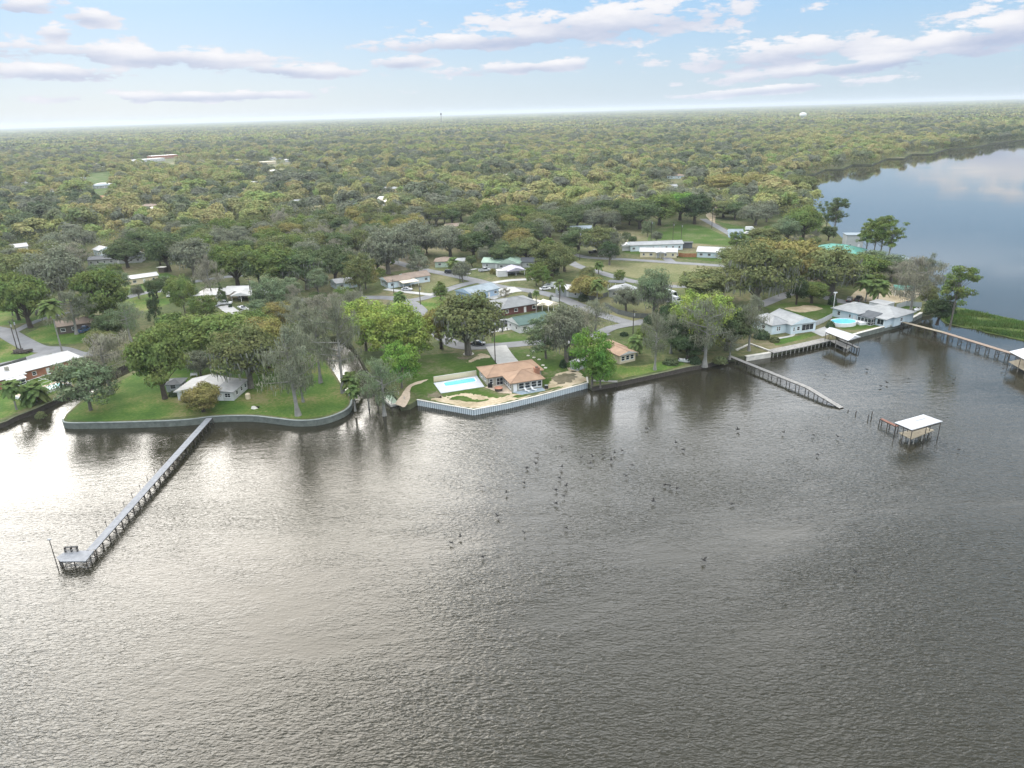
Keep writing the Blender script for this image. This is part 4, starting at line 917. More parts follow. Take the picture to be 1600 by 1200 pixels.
# ------------------------------------------------------------------ vehicles
M_TYRE = mat('tyre', (.02, .02, .02, 1), .9, 2, .2); M_RIM = mat('rim', (.45, .46, .47, 1), .4, 2, .1, metal=.6); M_CARGL = mat('car_glass', (.018, .022, .026, 1), .06, 1, .2, spec=.7)
M_LAMP = mat('lamp_glass', (.70, .70, .66, 1), .2, 1, .05); M_TAIL = mat('tail_lamp', (.35, .02, .02, 1), .3, 1, .05)
CARM = {}
def car_meshes(kind, col):
    key = (kind, col)
    if key in CARM: return CARM[key]
    pm = mat('paint_%s' % kind + '_%d_%d_%d' % tuple(int(c * 100) for c in col[:3]), col, .3, .6, .06, spec=.6)
    L, Wd, H = dict(sedan=(4.7, 1.8, 1.42), suv=(4.8, 1.9, 1.75), pickup=(5.7, 1.95, 1.85), van=(5.6, 2.0, 2.2), rv=(7.5, 2.3, 3.0))[kind]
    zb = .28; zs = {'sedan': .86, 'suv': .98, 'pickup': 1.05, 'van': 1.05, 'rv': 1.1}[kind]
    prof = [(-L / 2 + .05, zb), (L / 2 - .08, zb), (L / 2, zb + .18), (L / 2 - .02, zs - .22), (L / 2 - .12, zs - .1), (L * .22, zs), (-L / 2 + .06, zs), (-L / 2, zs - .15), (-L / 2, zb + .15)]
    b = MB(); n = len(prof)
    lay = [(-Wd / 2, 0), (-Wd / 2 * 1.0, 0), (Wd / 2, 0)]
    ins = lambda y, k: [(x * k, y, z if k == 1 else zb + (z - zb) * .98) for x, z in prof]
    A_, B_, C_, D_ = ins(-Wd / 2, .985), ins(-Wd / 2 + .1, 1), ins(Wd / 2 - .1, 1), ins(Wd / 2, .985)
    for P_, Q_ in ((A_, B_), (B_, C_), (C_, D_)):
        for i in range(n): b.face([P_[i], Q_[i], Q_[(i + 1) % n], P_[(i + 1) % n]])
    b.face(A_[::-1]).face(D_)
    body = b.mesh('body', pm)
    x0, x1, x2, x3 = dict(sedan=(-1.75, -1.05, .45, 1.15), suv=(-2.3, -2.05, .5, 1.15), pickup=(-.55, -.4, .8, 1.35), van=(-2.75, -2.65, 1.3, 2.05), rv=(-3.7, -3.65, 2.2, 3.0))[kind]
    wy, ty = Wd / 2 - .06, Wd / 2 - .22
    g = MB(); g.hull([(x0, -wy, zs - .02), (x3, -wy, zs - .02), (x3, wy, zs - .02), (x0, wy, zs - .02)], [(x1, -ty, H - .06), (x2, -ty, H - .06), (x2, ty, H - .06), (x1, ty, H - .06)])
    glassm = g.mesh('glasshouse', M_CARGL if kind not in ('van', 'rv') else pm)
    r = MB(); r.hull([(x1 - .03, -ty - .02, H - .065), (x2 + .03, -ty - .02, H - .065), (x2 + .03, ty + .02, H - .065), (x1 - .03, ty + .02, H - .065)], [(x1 + .1, -ty + .1, H), (x2 - .1, -ty + .1, H), (x2 - .1, ty - .1, H), (x1 + .1, ty - .1, H)])
    for s in (-1, 1):
        for (xa, xb) in ((x0, x1), (x3, x2), ((x0 + x3) / 2, (x1 + x2) / 2)): r.bar((xa, s * (wy + .0), zs), (xb, s * (ty + .01), H - .05), .09, .05)
    roofm = r.mesh('roof', pm)
    extras = []
    if kind == 'pickup':
        e = MB().box(-L / 2 + .1, -.65, -Wd / 2 + .12, Wd / 2 - .12, zs + .004, zs + .02); extras.append(('bed', e.mesh('bed', M_TYRE)))
        e = MB().box(-L / 2 + .04, -.6, -Wd / 2 + .02, -Wd / 2 + .12, zs, zs + .2).box(-L / 2 + .04, -.6, Wd / 2 - .12, Wd / 2 - .02, zs, zs + .2).box(-L / 2 + .0, -L / 2 + .1, -Wd / 2 + .12, Wd / 2 - .12, zs, zs + .2); extras.append(('bed_side', e.mesh('bed_side', pm)))
    if kind in ('van', 'rv'):
        e = MB()
        e.hull([(x3 + .02, -wy + .1, zs + .05), (x3 + .03, -wy + .1, zs + .05), (x3 + .03, wy - .1, zs + .05), (x3 + .02, wy - .1, zs + .05)], [(x2 + .12, -ty + .05, H - .35), (x2 + .13, -ty + .05, H - .35), (x2 + .13, ty - .05, H - .35), (x2 + .12, ty - .05, H - .35)])
        for s in (-1, 1): e.box(x2 - 1.6, x2 - .1, s * (wy - .02) - .03, s * (wy - .02) + .03, zs + .15, H - .75)
        extras.append(('side_windows', e.mesh('side_windows', M_CARGL)))
    wr = .34 if kind != 'rv' else .42
    wb = MB(); nn = 12
    ringp = lambda y, r_: [(r_ * math.cos(2 * math.pi * i / nn), y, r_ * math.sin(2 * math.pi * i / nn)) for i in range(nn)]
    wb.hull(ringp(-.1, wr), ringp(.1, wr)); tyre = wb.mesh('wheel', M_TYRE)
    rb = MB(); rb.hull(ringp(-.115, wr * .6), ringp(.115, wr * .6)); rim = rb.mesh('rim', M_RIM)
    hl = MB().box(-.03, .03, -.2, .2, -.08, .08).mesh('headlight', M_LAMP); tl = MB().box(-.03, .03, -.12, .12, -.12, .12).mesh('tail_light', M_TAIL)
    CARM[key] = (L, Wd, zs, wr, body, glassm, roofm, extras, tyre, rim, hl, tl); return CARM[key]
def car(label, px, py, deg, kind, col, group=None):
    L, Wd, zs, wr, body, gl, rf, ex, ty, rim, hl, tl = car_meshes(kind, col)
    u = U(px, py); t = thing('parked_car' if kind in ('sedan', 'suv') else {'pickup': 'pickup_truck', 'van': 'van', 'rv': 'camper_van'}[kind], label, {'pickup': 'truck', 'van': 'van', 'rv': 'camper'}.get(kind, 'car'), (u[0], u[1], ZL + .09), R(deg), group)
    put('body', body, t); put('window_band', gl, t); put('roof', rf, t)
    for n_, m_ in ex: put(n_, m_, t)
    for x in (-L * .3, L * .3):
        for s in (-1, 1):
            w_ = put('wheel', ty, t, (x, s * (Wd / 2 - .1), wr)); put('rim', rim, w_)
    for s in (-1, 1):
        put('headlight', hl, t, (L / 2 - .03, s * Wd * .36, zs - .3)); put('tail_light', tl, t, (-L / 2 + .01, s * Wd * .42, zs - .3))
    return t
WH, BK, SV, GY, RD, BL = (.74, .75, .75, 1), (.018, .019, .021, 1), (.45, .47, .49, 1), (.14, .15, .16, 1), (.30, .04, .03, 1), (.06, .12, .22, 1)
CG = 'cars parked around the houses'
for c_ in [('dark sedan parked on the lane behind the tan roofed house', 747, 539, -6, 'sedan', BK), ('white sedan parked beside the middle street', 852, 453, 14, 'sedan', WH), ('black suv parked at the bend in front of the brown roofed house', 703, 427, -12, 'suv', BK),
           ('silver pickup in the drive of the green roofed house', 757, 424, 25, 'pickup', SV), ('white pickup in front of the white roofed ranch house', 351, 476, 4, 'pickup', WH), ('silver suv left of the white pickup', 334, 480, 60, 'suv', SV),
           ('dark car inside the open carport of the white roofed ranch', 379, 466, 85, 'sedan', SV), ('silver car under the cream awning', 636, 454, -15, 'sedan', SV), ('black suv in the driveway of the dark red brick house', 783, 490, 75, 'suv', BK),
           ('grey pickup loaded beside the dark green roofed house', 775, 511, 10, 'pickup', GY), ('dark suv left of the grey pickup', 791, 507, 15, 'suv', GY), ('white suv by the canopy tents', 838, 478, 25, 'suv', WH),
           ('white camper van parked on the paved yard', 1047, 466, -62, 'rv', WH), ('silver van in front of the white camper', 1055, 472, -62, 'van', SV), ('white pickup parked on the dry field', 1072, 435, 80, 'pickup', WH),
           ('white car in the drive of the yellow rancher', 1056, 400, 80, 'sedan', WH), ('black suv in the group beside the diagonal lane', 1155, 366, 10, 'suv', BK), ('white sedan in the group beside the diagonal lane', 1168, 366, 10, 'sedan', WH), ('dark pickup in the group beside the diagonal lane', 1180, 367, 5, 'pickup', GY),
           ('silver camper behind the group of cars by the lane', 1172, 360, 5, 'van', WH), ('black suv with open hatch behind the screened house', 1327, 471, 60, 'suv', BK), ('black pickup beside the black suv behind the screened house', 1341, 470, 50, 'pickup', BK),
           ('dark car under the oaks by the sandy lot', 1297, 438, -5, 'suv', GY), ('white pickup by the palm on the left street', 265, 463, -70, 'pickup', WH), ('teal pickup in the brown house carport', 133, 518, 80, 'pickup', BL), ('white utility truck behind the middle street palms', 860, 449, 160, 'van', WH),
           ('dark tanker trailer by the upper field road', 928, 396, 5, 'pickup', BK), ('white truck in the yard beside the pale grey outbuilding', 1003, 462, -50, 'pickup', WH)]:
    car(*c_, group=CG)

# ------------------------------------------------------------------ poles, fences, garden things
def pole(label, bx, by, ty, m=None, arm=True):
    u = U(bx, by); d = math.hypot(u[0], u[1]); hgt = max(5, (by - ty) * math.sqrt(d * d + 4700) / F_PX / math.cos(math.atan(68 / d)) * .98)
    t = thing('utility_pole', label, 'pole', (u[0], u[1], ZL), random.uniform(-.6, .6), 'utility poles along the streets')
    MB().tube([(0, 0, -.3), (0, 0, hgt)], [.17, .11], 8).build('post', m or M_PILE, t)
    if arm: MB().box(-1.1, 1.1, -.06, .06, hgt - .7, hgt - .55).build('crossarm', m or M_PILE, t)
    MB().tube([(.3, 0, hgt - 2.2), (.3, 0, hgt - 1.3)], .2, 8).build('transformer', M_GREYMETAL, t)
for c_ in [('tall utility pole on the driveway lawn of the tan roofed house', 774, 567, 498), ('utility pole left of the squat palm at the junction', 617, 475, 437), ('utility pole on the junction corner grass', 657, 476, 445), ('utility pole at the bend by the black suv', 719, 440, 408),
           ('utility pole at the upper field corner', 906, 406, 362), ('pole left of the long pale building', 1017, 380, 345), ('pole behind the long pale building', 1051, 378, 348), ('pole behind the dark blue shed', 1064, 378, 350), ('brown utility pole beside the tan bungalow', 989, 522, 484),
           ('pale utility pole beside the white roofed ranch house', 396, 486, 437), ('left of two thin poles by the log pile', 27, 546, 508), ('right of two thin poles by the log pile', 33, 545, 505), ('utility pole on the middle street', 874, 478, 440), ('pole beside the diagonal lane', 1112, 357, 325)]:
    pole(*c_)
u = U(1302, 482); t = thing('flag_pole', 'white light pole beside the dark shrub behind the screened house', 'pole', (u[0], u[1], ZL)); MB().tube([(0, 0, 0), (0, 0, 6)], .12, 8).build('post', M_WHITE, t); MB().box(-.6, .6, -.15, .15, 5.6, 6.0).build('lamp_head', M_WHITE, t)
def fence(label, pts, h=1.7, m=None, cat='fence'):
    w = [U(*p) for p in pts]; o = w[0]; t = thing('fence', label, cat, (o[0], o[1], ZL)); m = m or M_WOODG
    me = OPEN_ID.setdefault(('fp', h, m.name), MB().box(-.93, .93, -.03, .03, .06, h).box(-1.0, -.9, -.06, .06, 0, h + .1).mesh('panel', m))
    for i in range(len(w) - 1):
        a, c = np.array(w[i]), np.array(w[i + 1]); Lg = np.linalg.norm(c - a); n = max(1, int(Lg / 2)); d = (c - a) / Lg
        for k in range(n):
            p = a + d * (k + .5) * Lg / n - np.array(o); s = put('panel', me, t, (p[0], p[1], 0), math.atan2(d[1], d[0])); s.scale.x = Lg / n / 2
    return t
M_FGREY = mat('grey_fence', (.13, .14, .13, 1), .9, 1, .3); M_FRED = mat('cedar_fence', (.34, .16, .08, 1), .9, 1, .3)
fence('dark grey fence along the corner yard with the grey tree', [(945, 480), (965, 491), (990, 497), (1020, 498), (1060, 492)], 1.8, M_FGREY)
fence('cedar fence between the yellow and pale blue houses', [(1060, 401), (1068, 402), (1088, 402)], 1.9, M_FRED)
fence('grey fence between the pale grey and screened houses', [(1270, 511), (1285, 505), (1300, 497)], 1.8, W_GREY)
fence('dark slat fence by the middle street shrubs', [(915, 470), (935, 468), (950, 463)], 1.8, M_FGREY)
fence('pale fence behind the screened house shed', [(1400, 483), (1415, 478), (1440, 480)], 1.8, W_GREY)
fence('dark hedge fence along the road behind the left edge house', [(0, 575), (20, 569), (42, 562)], 1.0, M_FGREY)
fence('white fence panel by the street with green canopy', [(862, 470), (873, 472)], 1.6, W_WHITE)
# shed at right of lot
house('garden_shed', 'grey shed with patchy white roof under the mossy trees', (891, 577), (903, 580), [W(r=(0, 2.6, 0, 4.5), roof='gv', rise=.5, h=2.2, ov=.15)], W_GREY, R_WHITE, 'shed', auto=False)
def lounger(label, p, rot):
    t = thing('lounge_chair', label, 'lounge chair', (p[0], p[1], ZL + .12), rot, 'white loungers on the lake deck')
    MB().box(-.32, .32, -.9, .35, .30, .36).build('seat', M_WHITE, t)
    MB().hull([(-.32, .35, .30), (.32, .35, .30), (.32, .41, .30), (-.32, .41, .30)], [(-.32, .85, .95), (.32, .85, .95), (.32, .91, .93), (-.32, .91, .93)]).build('backrest', M_WHITE, t)
    for x in (-.28, .28):
        for y in (-.8, .3): MB().box(x - .03, x + .03, y - .03, y + .03, 0, .3).build('leg', M_WHITE, t)
lounger('left white lounge chair on the blue grey lake deck', local(4.4, -.7), main_rot + .5); lounger('right white lounge chair on the blue grey lake deck', local(6.3, -.6), main_rot + .5)
p = local(-2.2, 3.2); t = thing('hot_tub', 'round dark fire pit table on the tan patio', 'fire pit', (p[0], p[1], ZL + .05))
MB().tube([(0, 0, 0), (0, 0, .75)], [1.0, 1.05], 16).build('bowl', M_PILE, t); MB().tube([(0, 0, .75), (0, 0, .82)], [1.12, 1.12], 16).build('rim', W_BRICK, t)
p = local(-3.6, 6.1); t = thing('grill', 'black barbecue grill by the pool corner of the tan roofed house', 'grill', (p[0], p[1], ZL + .05)); MB().box(-.6, .6, -.3, .3, .1, .9).build('cabinet', M_TYRE, t); MB().tube([(-.5, 0, .95), (.5, 0, .95)], .3, 10).build('lid', M_TYRE, t)
p = local(10.0, -.2); t = thing('ac_unit', 'dark air conditioning box at the right front corner of the tan roofed house', 'box', (p[0], p[1], ZL)); MB().box(-.5, .5, -.4, .4, 0, .9).build('case', M_TYRE, t); MB().box(-.42, .42, -.32, .32, .9, .95).build('fan_grille', M_GREYMETAL, t)
def lawn_prop(nm, label, cat, px, py, bb, m):
    u = U(px, py); o = bb.build(nm, m); o.location = (u[0], u[1], ZL + .02); tag(o, label, cat); return o
lawn_prop('water_tank', 'cream round tank on the lawn right of the white cottage', 'tank', 388, 623, MB().tube([(0, 0, 0), (0, 0, 1.3), (0, 0, 1.5)], [.65, .65, .45], 14), W_CREAM)
lawn_prop('fire_ring', 'pale ring of ash on the lawn', 'fire ring', 399, 637, MB().tube([(0, 0, 0), (0, 0, .12), (.1, .1, .25)], [1.1, .9, .3], 12), M_CAP)
lawn_prop('garden_bench', 'white bench under the small round tree on the lawn', 'bench', 303, 588, MB().box(-1, 1, -.25, .25, .38, .46).box(-1, 1, .2, .27, .46, .95).box(-.95, -.85, -.2, .25, 0, .38).box(.85, .95, -.2, .25, 0, .38), M_WHITE)
lawn_prop('log_pile', 'dark brush pile at the foot of the two thin poles', 'brush pile', 35, 551, (lambda b: ([b.tube([(random.uniform(-3, 3), random.uniform(-1.5, 1.5), random.uniform(.1, .9)), (random.uniform(-3, 3), random.uniform(-1.5, 1.5), random.uniform(.1, .9))], random.uniform(.1, .25), 6) for _ in range(30)], b)[1])(MB()), M_PILE)
for k, (x, y) in enumerate([(842, 562), (848, 571), (852, 575), (834, 559), (833, 549), (825, 556)]):
    lawn_prop('stepping_stone', 'pale flat stone on the lawn right of the tan roofed house', 'stone', x, y, MB().hull([(-.5, -.3, 0), (.4, -.4, 0), (.6, .2, 0), (-.2, .45, 0)], [(-.45, -.25, .18), (.35, -.35, .15), (.5, .2, .16), (-.2, .4, .2)]), M_CAP)['group'] = 'stones on the lot'
t = lawn_prop('tree_ring', 'pale stone ring round the trunk of the lot oak', 'tree ring', 732, 553, MB().tube([(0, 0, 0), (0, 0, .15)], [1.7, 1.5], 14), M_CAP)

# water tower and mast on the horizon
u = U(1253, 196); t = thing('water_tower', 'white water tower standing above the far right wood', 'water tower', (u[0], u[1], ZL))
S = math.hypot(*u) / F_PX
for k in range(6):
    a = k * math.pi / 3; MB().tube([(5 * math.cos(a), 5 * math.sin(a), 0), (4 * math.cos(a), 4 * math.sin(a), S * 11)], .5, 6).build('leg', M_WHITE, t)
MB().tube([(0, 0, 0), (0, 0, S * 11)], 1.2, 8).build('riser', M_WHITE, t)
rr = S * 4.6; MB().tube([(0, 0, S * 10.5), (0, 0, S * 11.5), (0, 0, S * 13), (0, 0, S * 15), (0, 0, S * 16.2), (0, 0, S * 16.8)], [rr * .3, rr * .85, rr, rr, rr * .7, rr * .1], 16).build('tank', M_WHITE, t, True)
u = U(690, 196); S = math.hypot(*u) / F_PX; t = thing('radio_mast', 'thin dark tower far off on the horizon', 'mast', (u[0], u[1], ZL)); MB().tube([(0, 0, 0), (0, 0, S * 17)], [S * .5, S * .3], 6).build('mast', M_PILE, t); MB().tube([(0, 0, S * 14), (0, 0, S * 17)], [S * 1.2, S * 1.2], 8).build('head', M_PILE, t)

# ------------------------------------------------------------------ birds over the lake
def bird_meshes(kind):
    b = MB(); b.tube([(-.45, 0, 0), (-.25, 0, 0), (0, 0, .02), (.2, 0, .03), (.34, 0, .07), (.46, 0, .08), (.56, 0, .07)], [.03, .09, .13, .11, .05, .055, .012], 8)
    w = MB(); f = .34 if kind else -.12
    for s in (-1, 1):
        lo = [(-.14, s * .06, .03), (.14, s * .06, .03), (.1, s * .4, f * .6 + .04), (-.2, s * .72, f + .02), (-.22, s * .4, f * .6 + .03)]
        w.face(lo if s < 0 else lo[::-1]); w.face([(x, y, z + .015) for x, y, z in (lo[::-1] if s < 0 else lo)])
    m = mat('dark_plumage', (.018, .017, .016, 1), .7, 3, .2)
    return b.mesh('body', m), w.mesh('wing', m)
BM = [bird_meshes(0), bird_meshes(1)]
Z1 = [(510, 155), (505, 205), (460, 225), (633, 125), (843, 118), (788, 170), (837, 160), (731, 175), (776, 202), (633, 222), (620, 275), (655, 316), (603, 335), (645, 367), (604, 402), (898, 152), (935, 140), (880, 188), (985, 212), (955, 266), (1150, 310), (1175, 317), (1210, 328), (1090, 393), (1482, 405), (1343, 688), (235, 320), (312, 467), (655, 525), (125, 570), (237, 670), (357, 350), (445, 300), (1205, 100), (1240, 135), (1515, 35), (1057, 28), (447, 552), (80, 600)]
Z2 = [(606, 180), (815, 150), (1145, 145), (1022, 197), (915, 217), (884, 233), (1250, 202), (170, 450), (397, 465), (547, 478), (670, 487), (568, 575), (1496, 148), (1275, 550)]
for k, (x, y) in enumerate([(680 + a / 3.2, 660 + c / 3.2) for a, c in Z1] + [(1100 + a / 3.2, 530 + c / 3.2) for a, c in Z2] + [(1337, 893)]):
    r = random.Random(k); zz = .55
    u = U(x, y, zz); t = thing('water_bird', 'small dark bird skimming low over the open lake', 'bird', (u[0], u[1], zz), r.uniform(0, 6.28), 'birds over the lake')
    s = r.uniform(.75, 1.05); t.scale = (s, s, s)
    bm = BM[k % 2]; put('body', bm[0], t); put('wings', bm[1], t)
# ------------------------------------------------------------------ vegetation
def to_px(x, y, z):
    cp, sp = math.cos(PITCH), math.sin(PITCH); z = z - CAM_H
    f = y * cp - z * sp; u = y * sp + z * cp; xr, yr = x / f * F_PX, u / f * F_PX
    c, s = math.cos(ROLL), math.sin(ROLL)
    return 800 + xr * c - yr * s, 600 - (xr * s + yr * c), f
def leaf_mat(name, far=False, moss=False):
    m = bpy.data.materials.new(name); m.use_nodes = True; nt = m.node_tree; L = nt.links; nt.nodes.clear()
    out = nd(nt, 'ShaderNodeOutputMaterial'); geo = nd(nt, 'ShaderNodeNewGeometry'); oi = nd(nt, 'ShaderNodeObjectInfo')
    if far:
        nz_ = nd(nt, 'ShaderNodeTexNoise'); nz_.inputs['Scale'].default_value = .0026; nz_.inputs['Detail'].default_value = 6; nz_.inputs['Roughness'].default_value = .62; L.new(geo.outputs['Position'], nz_.inputs['Vector'])
        s1 = nd(nt, 'ShaderNodeMath', operation='MULTIPLY_ADD'); L.new(oi.outputs['Random'], s1.inputs[0]); s1.inputs[1].default_value = .55; s1.inputs[2].default_value = -.275
        s2 = nd(nt, 'ShaderNodeMath', operation='ADD'); L.new(s1.outputs[0], s2.inputs[0]); nm_ = nd(nt, 'ShaderNodeMath', operation='MULTIPLY_ADD'); L.new(nz_.outputs['Fac'], nm_.inputs[0]); nm_.inputs[1].default_value = 1.9; nm_.inputs[2].default_value = -.42; L.new(nm_.outputs[0], s2.inputs[1])
        cr = nd(nt, 'ShaderNodeValToRGB'); e = cr.color_ramp.elements
        for _ in range(5): e.new(.5)
        for k, (p, c) in enumerate([(.10, (.095, .138, .082, 1)), (.26, (.130, .168, .105, 1)), (.38, (.195, .215, .175, 1)), (.48, (.175, .220, .105, 1)), (.60, (.350, .330, .170, 1)), (.74, (.230, .310, .120, 1)), (.90, (.370, .365, .17, 1))]): e[k].position = p; e[k].color = (c[0] * 1.12, c[1] * 1.08, c[2], 1)
        L.new(s2.outputs[0], cr.inputs['Fac']); base = cr.outputs['Color']
    else: base = oi.outputs['Color']
    n1 = nd(nt, 'ShaderNodeTexNoise'); n1.inputs['Scale'].default_value = .22; n1.inputs['Detail'].default_value = 2; L.new(geo.outputs['Position'], n1.inputs['Vector'])
    hs = nd(nt, 'ShaderNodeHueSaturation'); L.new(base, hs.inputs['Color'])
    mv = nd(nt, 'ShaderNodeMath', operation='MULTIPLY_ADD'); L.new(geo.outputs['Random Per Island'], mv.inputs[0]); mv.inputs[1].default_value = .75; mv.inputs[2].default_value = .62
    L.new(mv.outputs[0], hs.inputs['Value'])
    mh_ = nd(nt, 'ShaderNodeMapRange'); L.new(n1.outputs['Fac'], mh_.inputs['Value']); mh_.inputs['From Min'].default_value = .3; mh_.inputs['From Max'].default_value = .7; mh_.inputs['To Min'].default_value = .47; mh_.inputs['To Max'].default_value = .525
    L.new(mh_.outputs[0], hs.inputs['Hue'])
    d = nd(nt, 'ShaderNodeBsdfDiffuse'); L.new(hs.outputs[0], d.inputs['Color'])
    tr = nd(nt, 'ShaderNodeBsdfTranslucent'); L.new(hs.outputs[0], tr.inputs['Color'])
    mx = nd(nt, 'ShaderNodeMixShader'); mx.inputs[0].default_value = .27; L.new(d.outputs[0], mx.inputs[1]); L.new(tr.outputs[0], mx.inputs[2])
    L.new(mx.outputs[0], out.inputs['Surface']); return m
M_LEAF = leaf_mat('foliage'); M_FARLEAF = leaf_mat('distant_foliage', far=True); M_MOSS = leaf_mat('spanish_moss')
M_BARK = mat('grey_bark', (.17, .155, .13, 1), .95, 1.5, .35, .03, 6); M_PBARK = mat('pale_bark', (.25, .245, .22, 1), .95, 1.2, .3, .03, 6); M_DBARK = mat('dark_bark', (.085, .07, .055, 1), .95, 1.5, .35, .03, 6)

def quad_mesh(name, Q, m):
    """Q: (n,4,3) array -> mesh of loose quads"""
    n = len(Q); me = bpy.data.meshes.new(name); me.vertices.add(n * 4); me.vertices.foreach_set('co', Q.reshape(-1).astype(np.float32))
    me.loops.add(n * 4); me.loops.foreach_set('vertex_index', np.arange(n * 4, dtype=np.int32))
    me.polygons.add(n); me.polygons.foreach_set('loop_start', np.arange(0, n * 4, 4, dtype=np.int32))
    me.materials.append(m); me.update(calc_edges=True); return me
def leaves(P, N, size, rng, asp=.7, jit=.55):
    """quads at P facing roughly N"""
    n = len(P); N = N + rng.normal(0, jit, (n, 3)); N /= np.linalg.norm(N, axis=1)[:, None] + 1e-9
    T = np.cross(N, rng.normal(0, 1, (n, 3))); T /= np.linalg.norm(T, axis=1)[:, None] + 1e-9; B = np.cross(N, T)
    s = (size * rng.uniform(.6, 1.35, n))[:, None]; a = s * T; b = s * asp * B; f = N * s * .22
    return np.stack([P - a, P - b + f, P + a, P + b + f], 1)
def strips(P, ln, w, rng):
    n = len(P); t = rng.uniform(0, 6.28, n); D = np.stack([np.cos(t), np.sin(t), np.zeros(n)], 1) * (w * rng.uniform(.6, 1.4, n))[:, None]
    l = ln * rng.uniform(.4, 1.3, n); dn = np.stack([rng.normal(0, .08, n) * l, rng.normal(0, .08, n) * l, -l], 1)
    return np.stack([P - D, P + D, P + D * .5 + dn, P - D * .5 + dn], 1)
def sph(n, rng):
    v = rng.normal(0, 1, (n, 3)); return v / np.linalg.norm(v, axis=1)[:, None]

H0 = 14.0; R0 = 6.0
def crown_pts(kind, rng, lod):
    """clump centres and radii for a 14 m tree with a 6 m crown radius"""
    if kind in ('oak', 'moss'):
        n = 76; d = sph(n * 3, rng); d = d[d[:, 2] > -.6][:n]; r = rng.uniform(.45, .88, len(d))
        C = d * r[:, None] * np.array((R0, R0, 5.4)) + np.array((0, 0, 7.7)); rad = rng.uniform(1.1, 2.0, len(d))
        C[:, 2] += rng.normal(0, .5, len(C))
    elif kind == 'round':
        n = 74; d = sph(n * 3, rng); d = d[d[:, 2] > -.85][:n]; C = d * rng.uniform(.6, .86, len(d))[:, None] * np.array((R0, R0, 6.2)) + np.array((0, 0, 7.2)); rad = rng.uniform(1.1, 1.7, len(d))
    elif kind == 'airy':
        n = 84; d = sph(n * 3, rng); d = d[d[:, 2] > -.75][:n]; C = d * (rng.uniform(.3, 1, len(d)) ** .6)[:, None] * np.array((R0 * .95, R0 * .95, 6.0)) + np.array((0, 0, 7.4)); rad = rng.uniform(.8, 1.4, len(d))
    elif kind == 'cypress':
        C, rad = [], []; br = []
        nb_ = int(rng.integers(16, 24)); top_w = rng.uniform(.55, 1.0); pw = rng.uniform(.45, .9); base_ = rng.uniform(.2, .36)
        for j in range(nb_):
            z0 = base_ + (.92 - base_) * (j + rng.uniform(0, 1)) / nb_; w = (math.sin(min(1, (z0 - base_ + .16) / (1.12 - base_)) * math.pi) ** pw) * rng.uniform(.55, 1.12); t = j * 2.4 + rng.normal(0, .5)
            tip = np.array((math.cos(t) * w * R0, math.sin(t) * w * R0, min(.99, z0 + rng.uniform(-.02, .16)) * H0)); root = np.array((0, 0, z0 * H0 * .93)); br.append((root, tip))
            for f in np.linspace(.3, 1, int(3 + w * 4)): C.append(root + (tip - root) * f + rng.normal(0, .45, 3)); rad.append(rng.uniform(.5, 1.0))
        for j in range(8): C.append(np.array((rng.normal(0, .7), rng.normal(0, .7), H0 * rng.uniform(.86, 1)))); rad.append(.7)
        C, rad = np.array(C), np.array(rad); crown_pts.branches = br
    elif kind == 'flat':
        n = 46; z = rng.uniform(.42, .97, n); t = rng.uniform(0, 6.28, n); q = rng.uniform(.15, 1, n) * R0 * .9 * (1.15 - .5 * np.abs(z - .75))
        C = np.stack([q * np.cos(t), q * np.sin(t), z * H0], 1); rad = rng.uniform(.8, 1.5, n)
    elif kind == 'conifer':
        n = 60; z = rng.uniform(.1, .98, n); t = rng.uniform(0, 6.28, n); q = (1.03 - z) * R0 * rng.uniform(.55, .95, n); C = np.stack([q * np.cos(t), q * np.sin(t), z * H0], 1); rad = .5 + (1 - z) * .9
    return C, rad
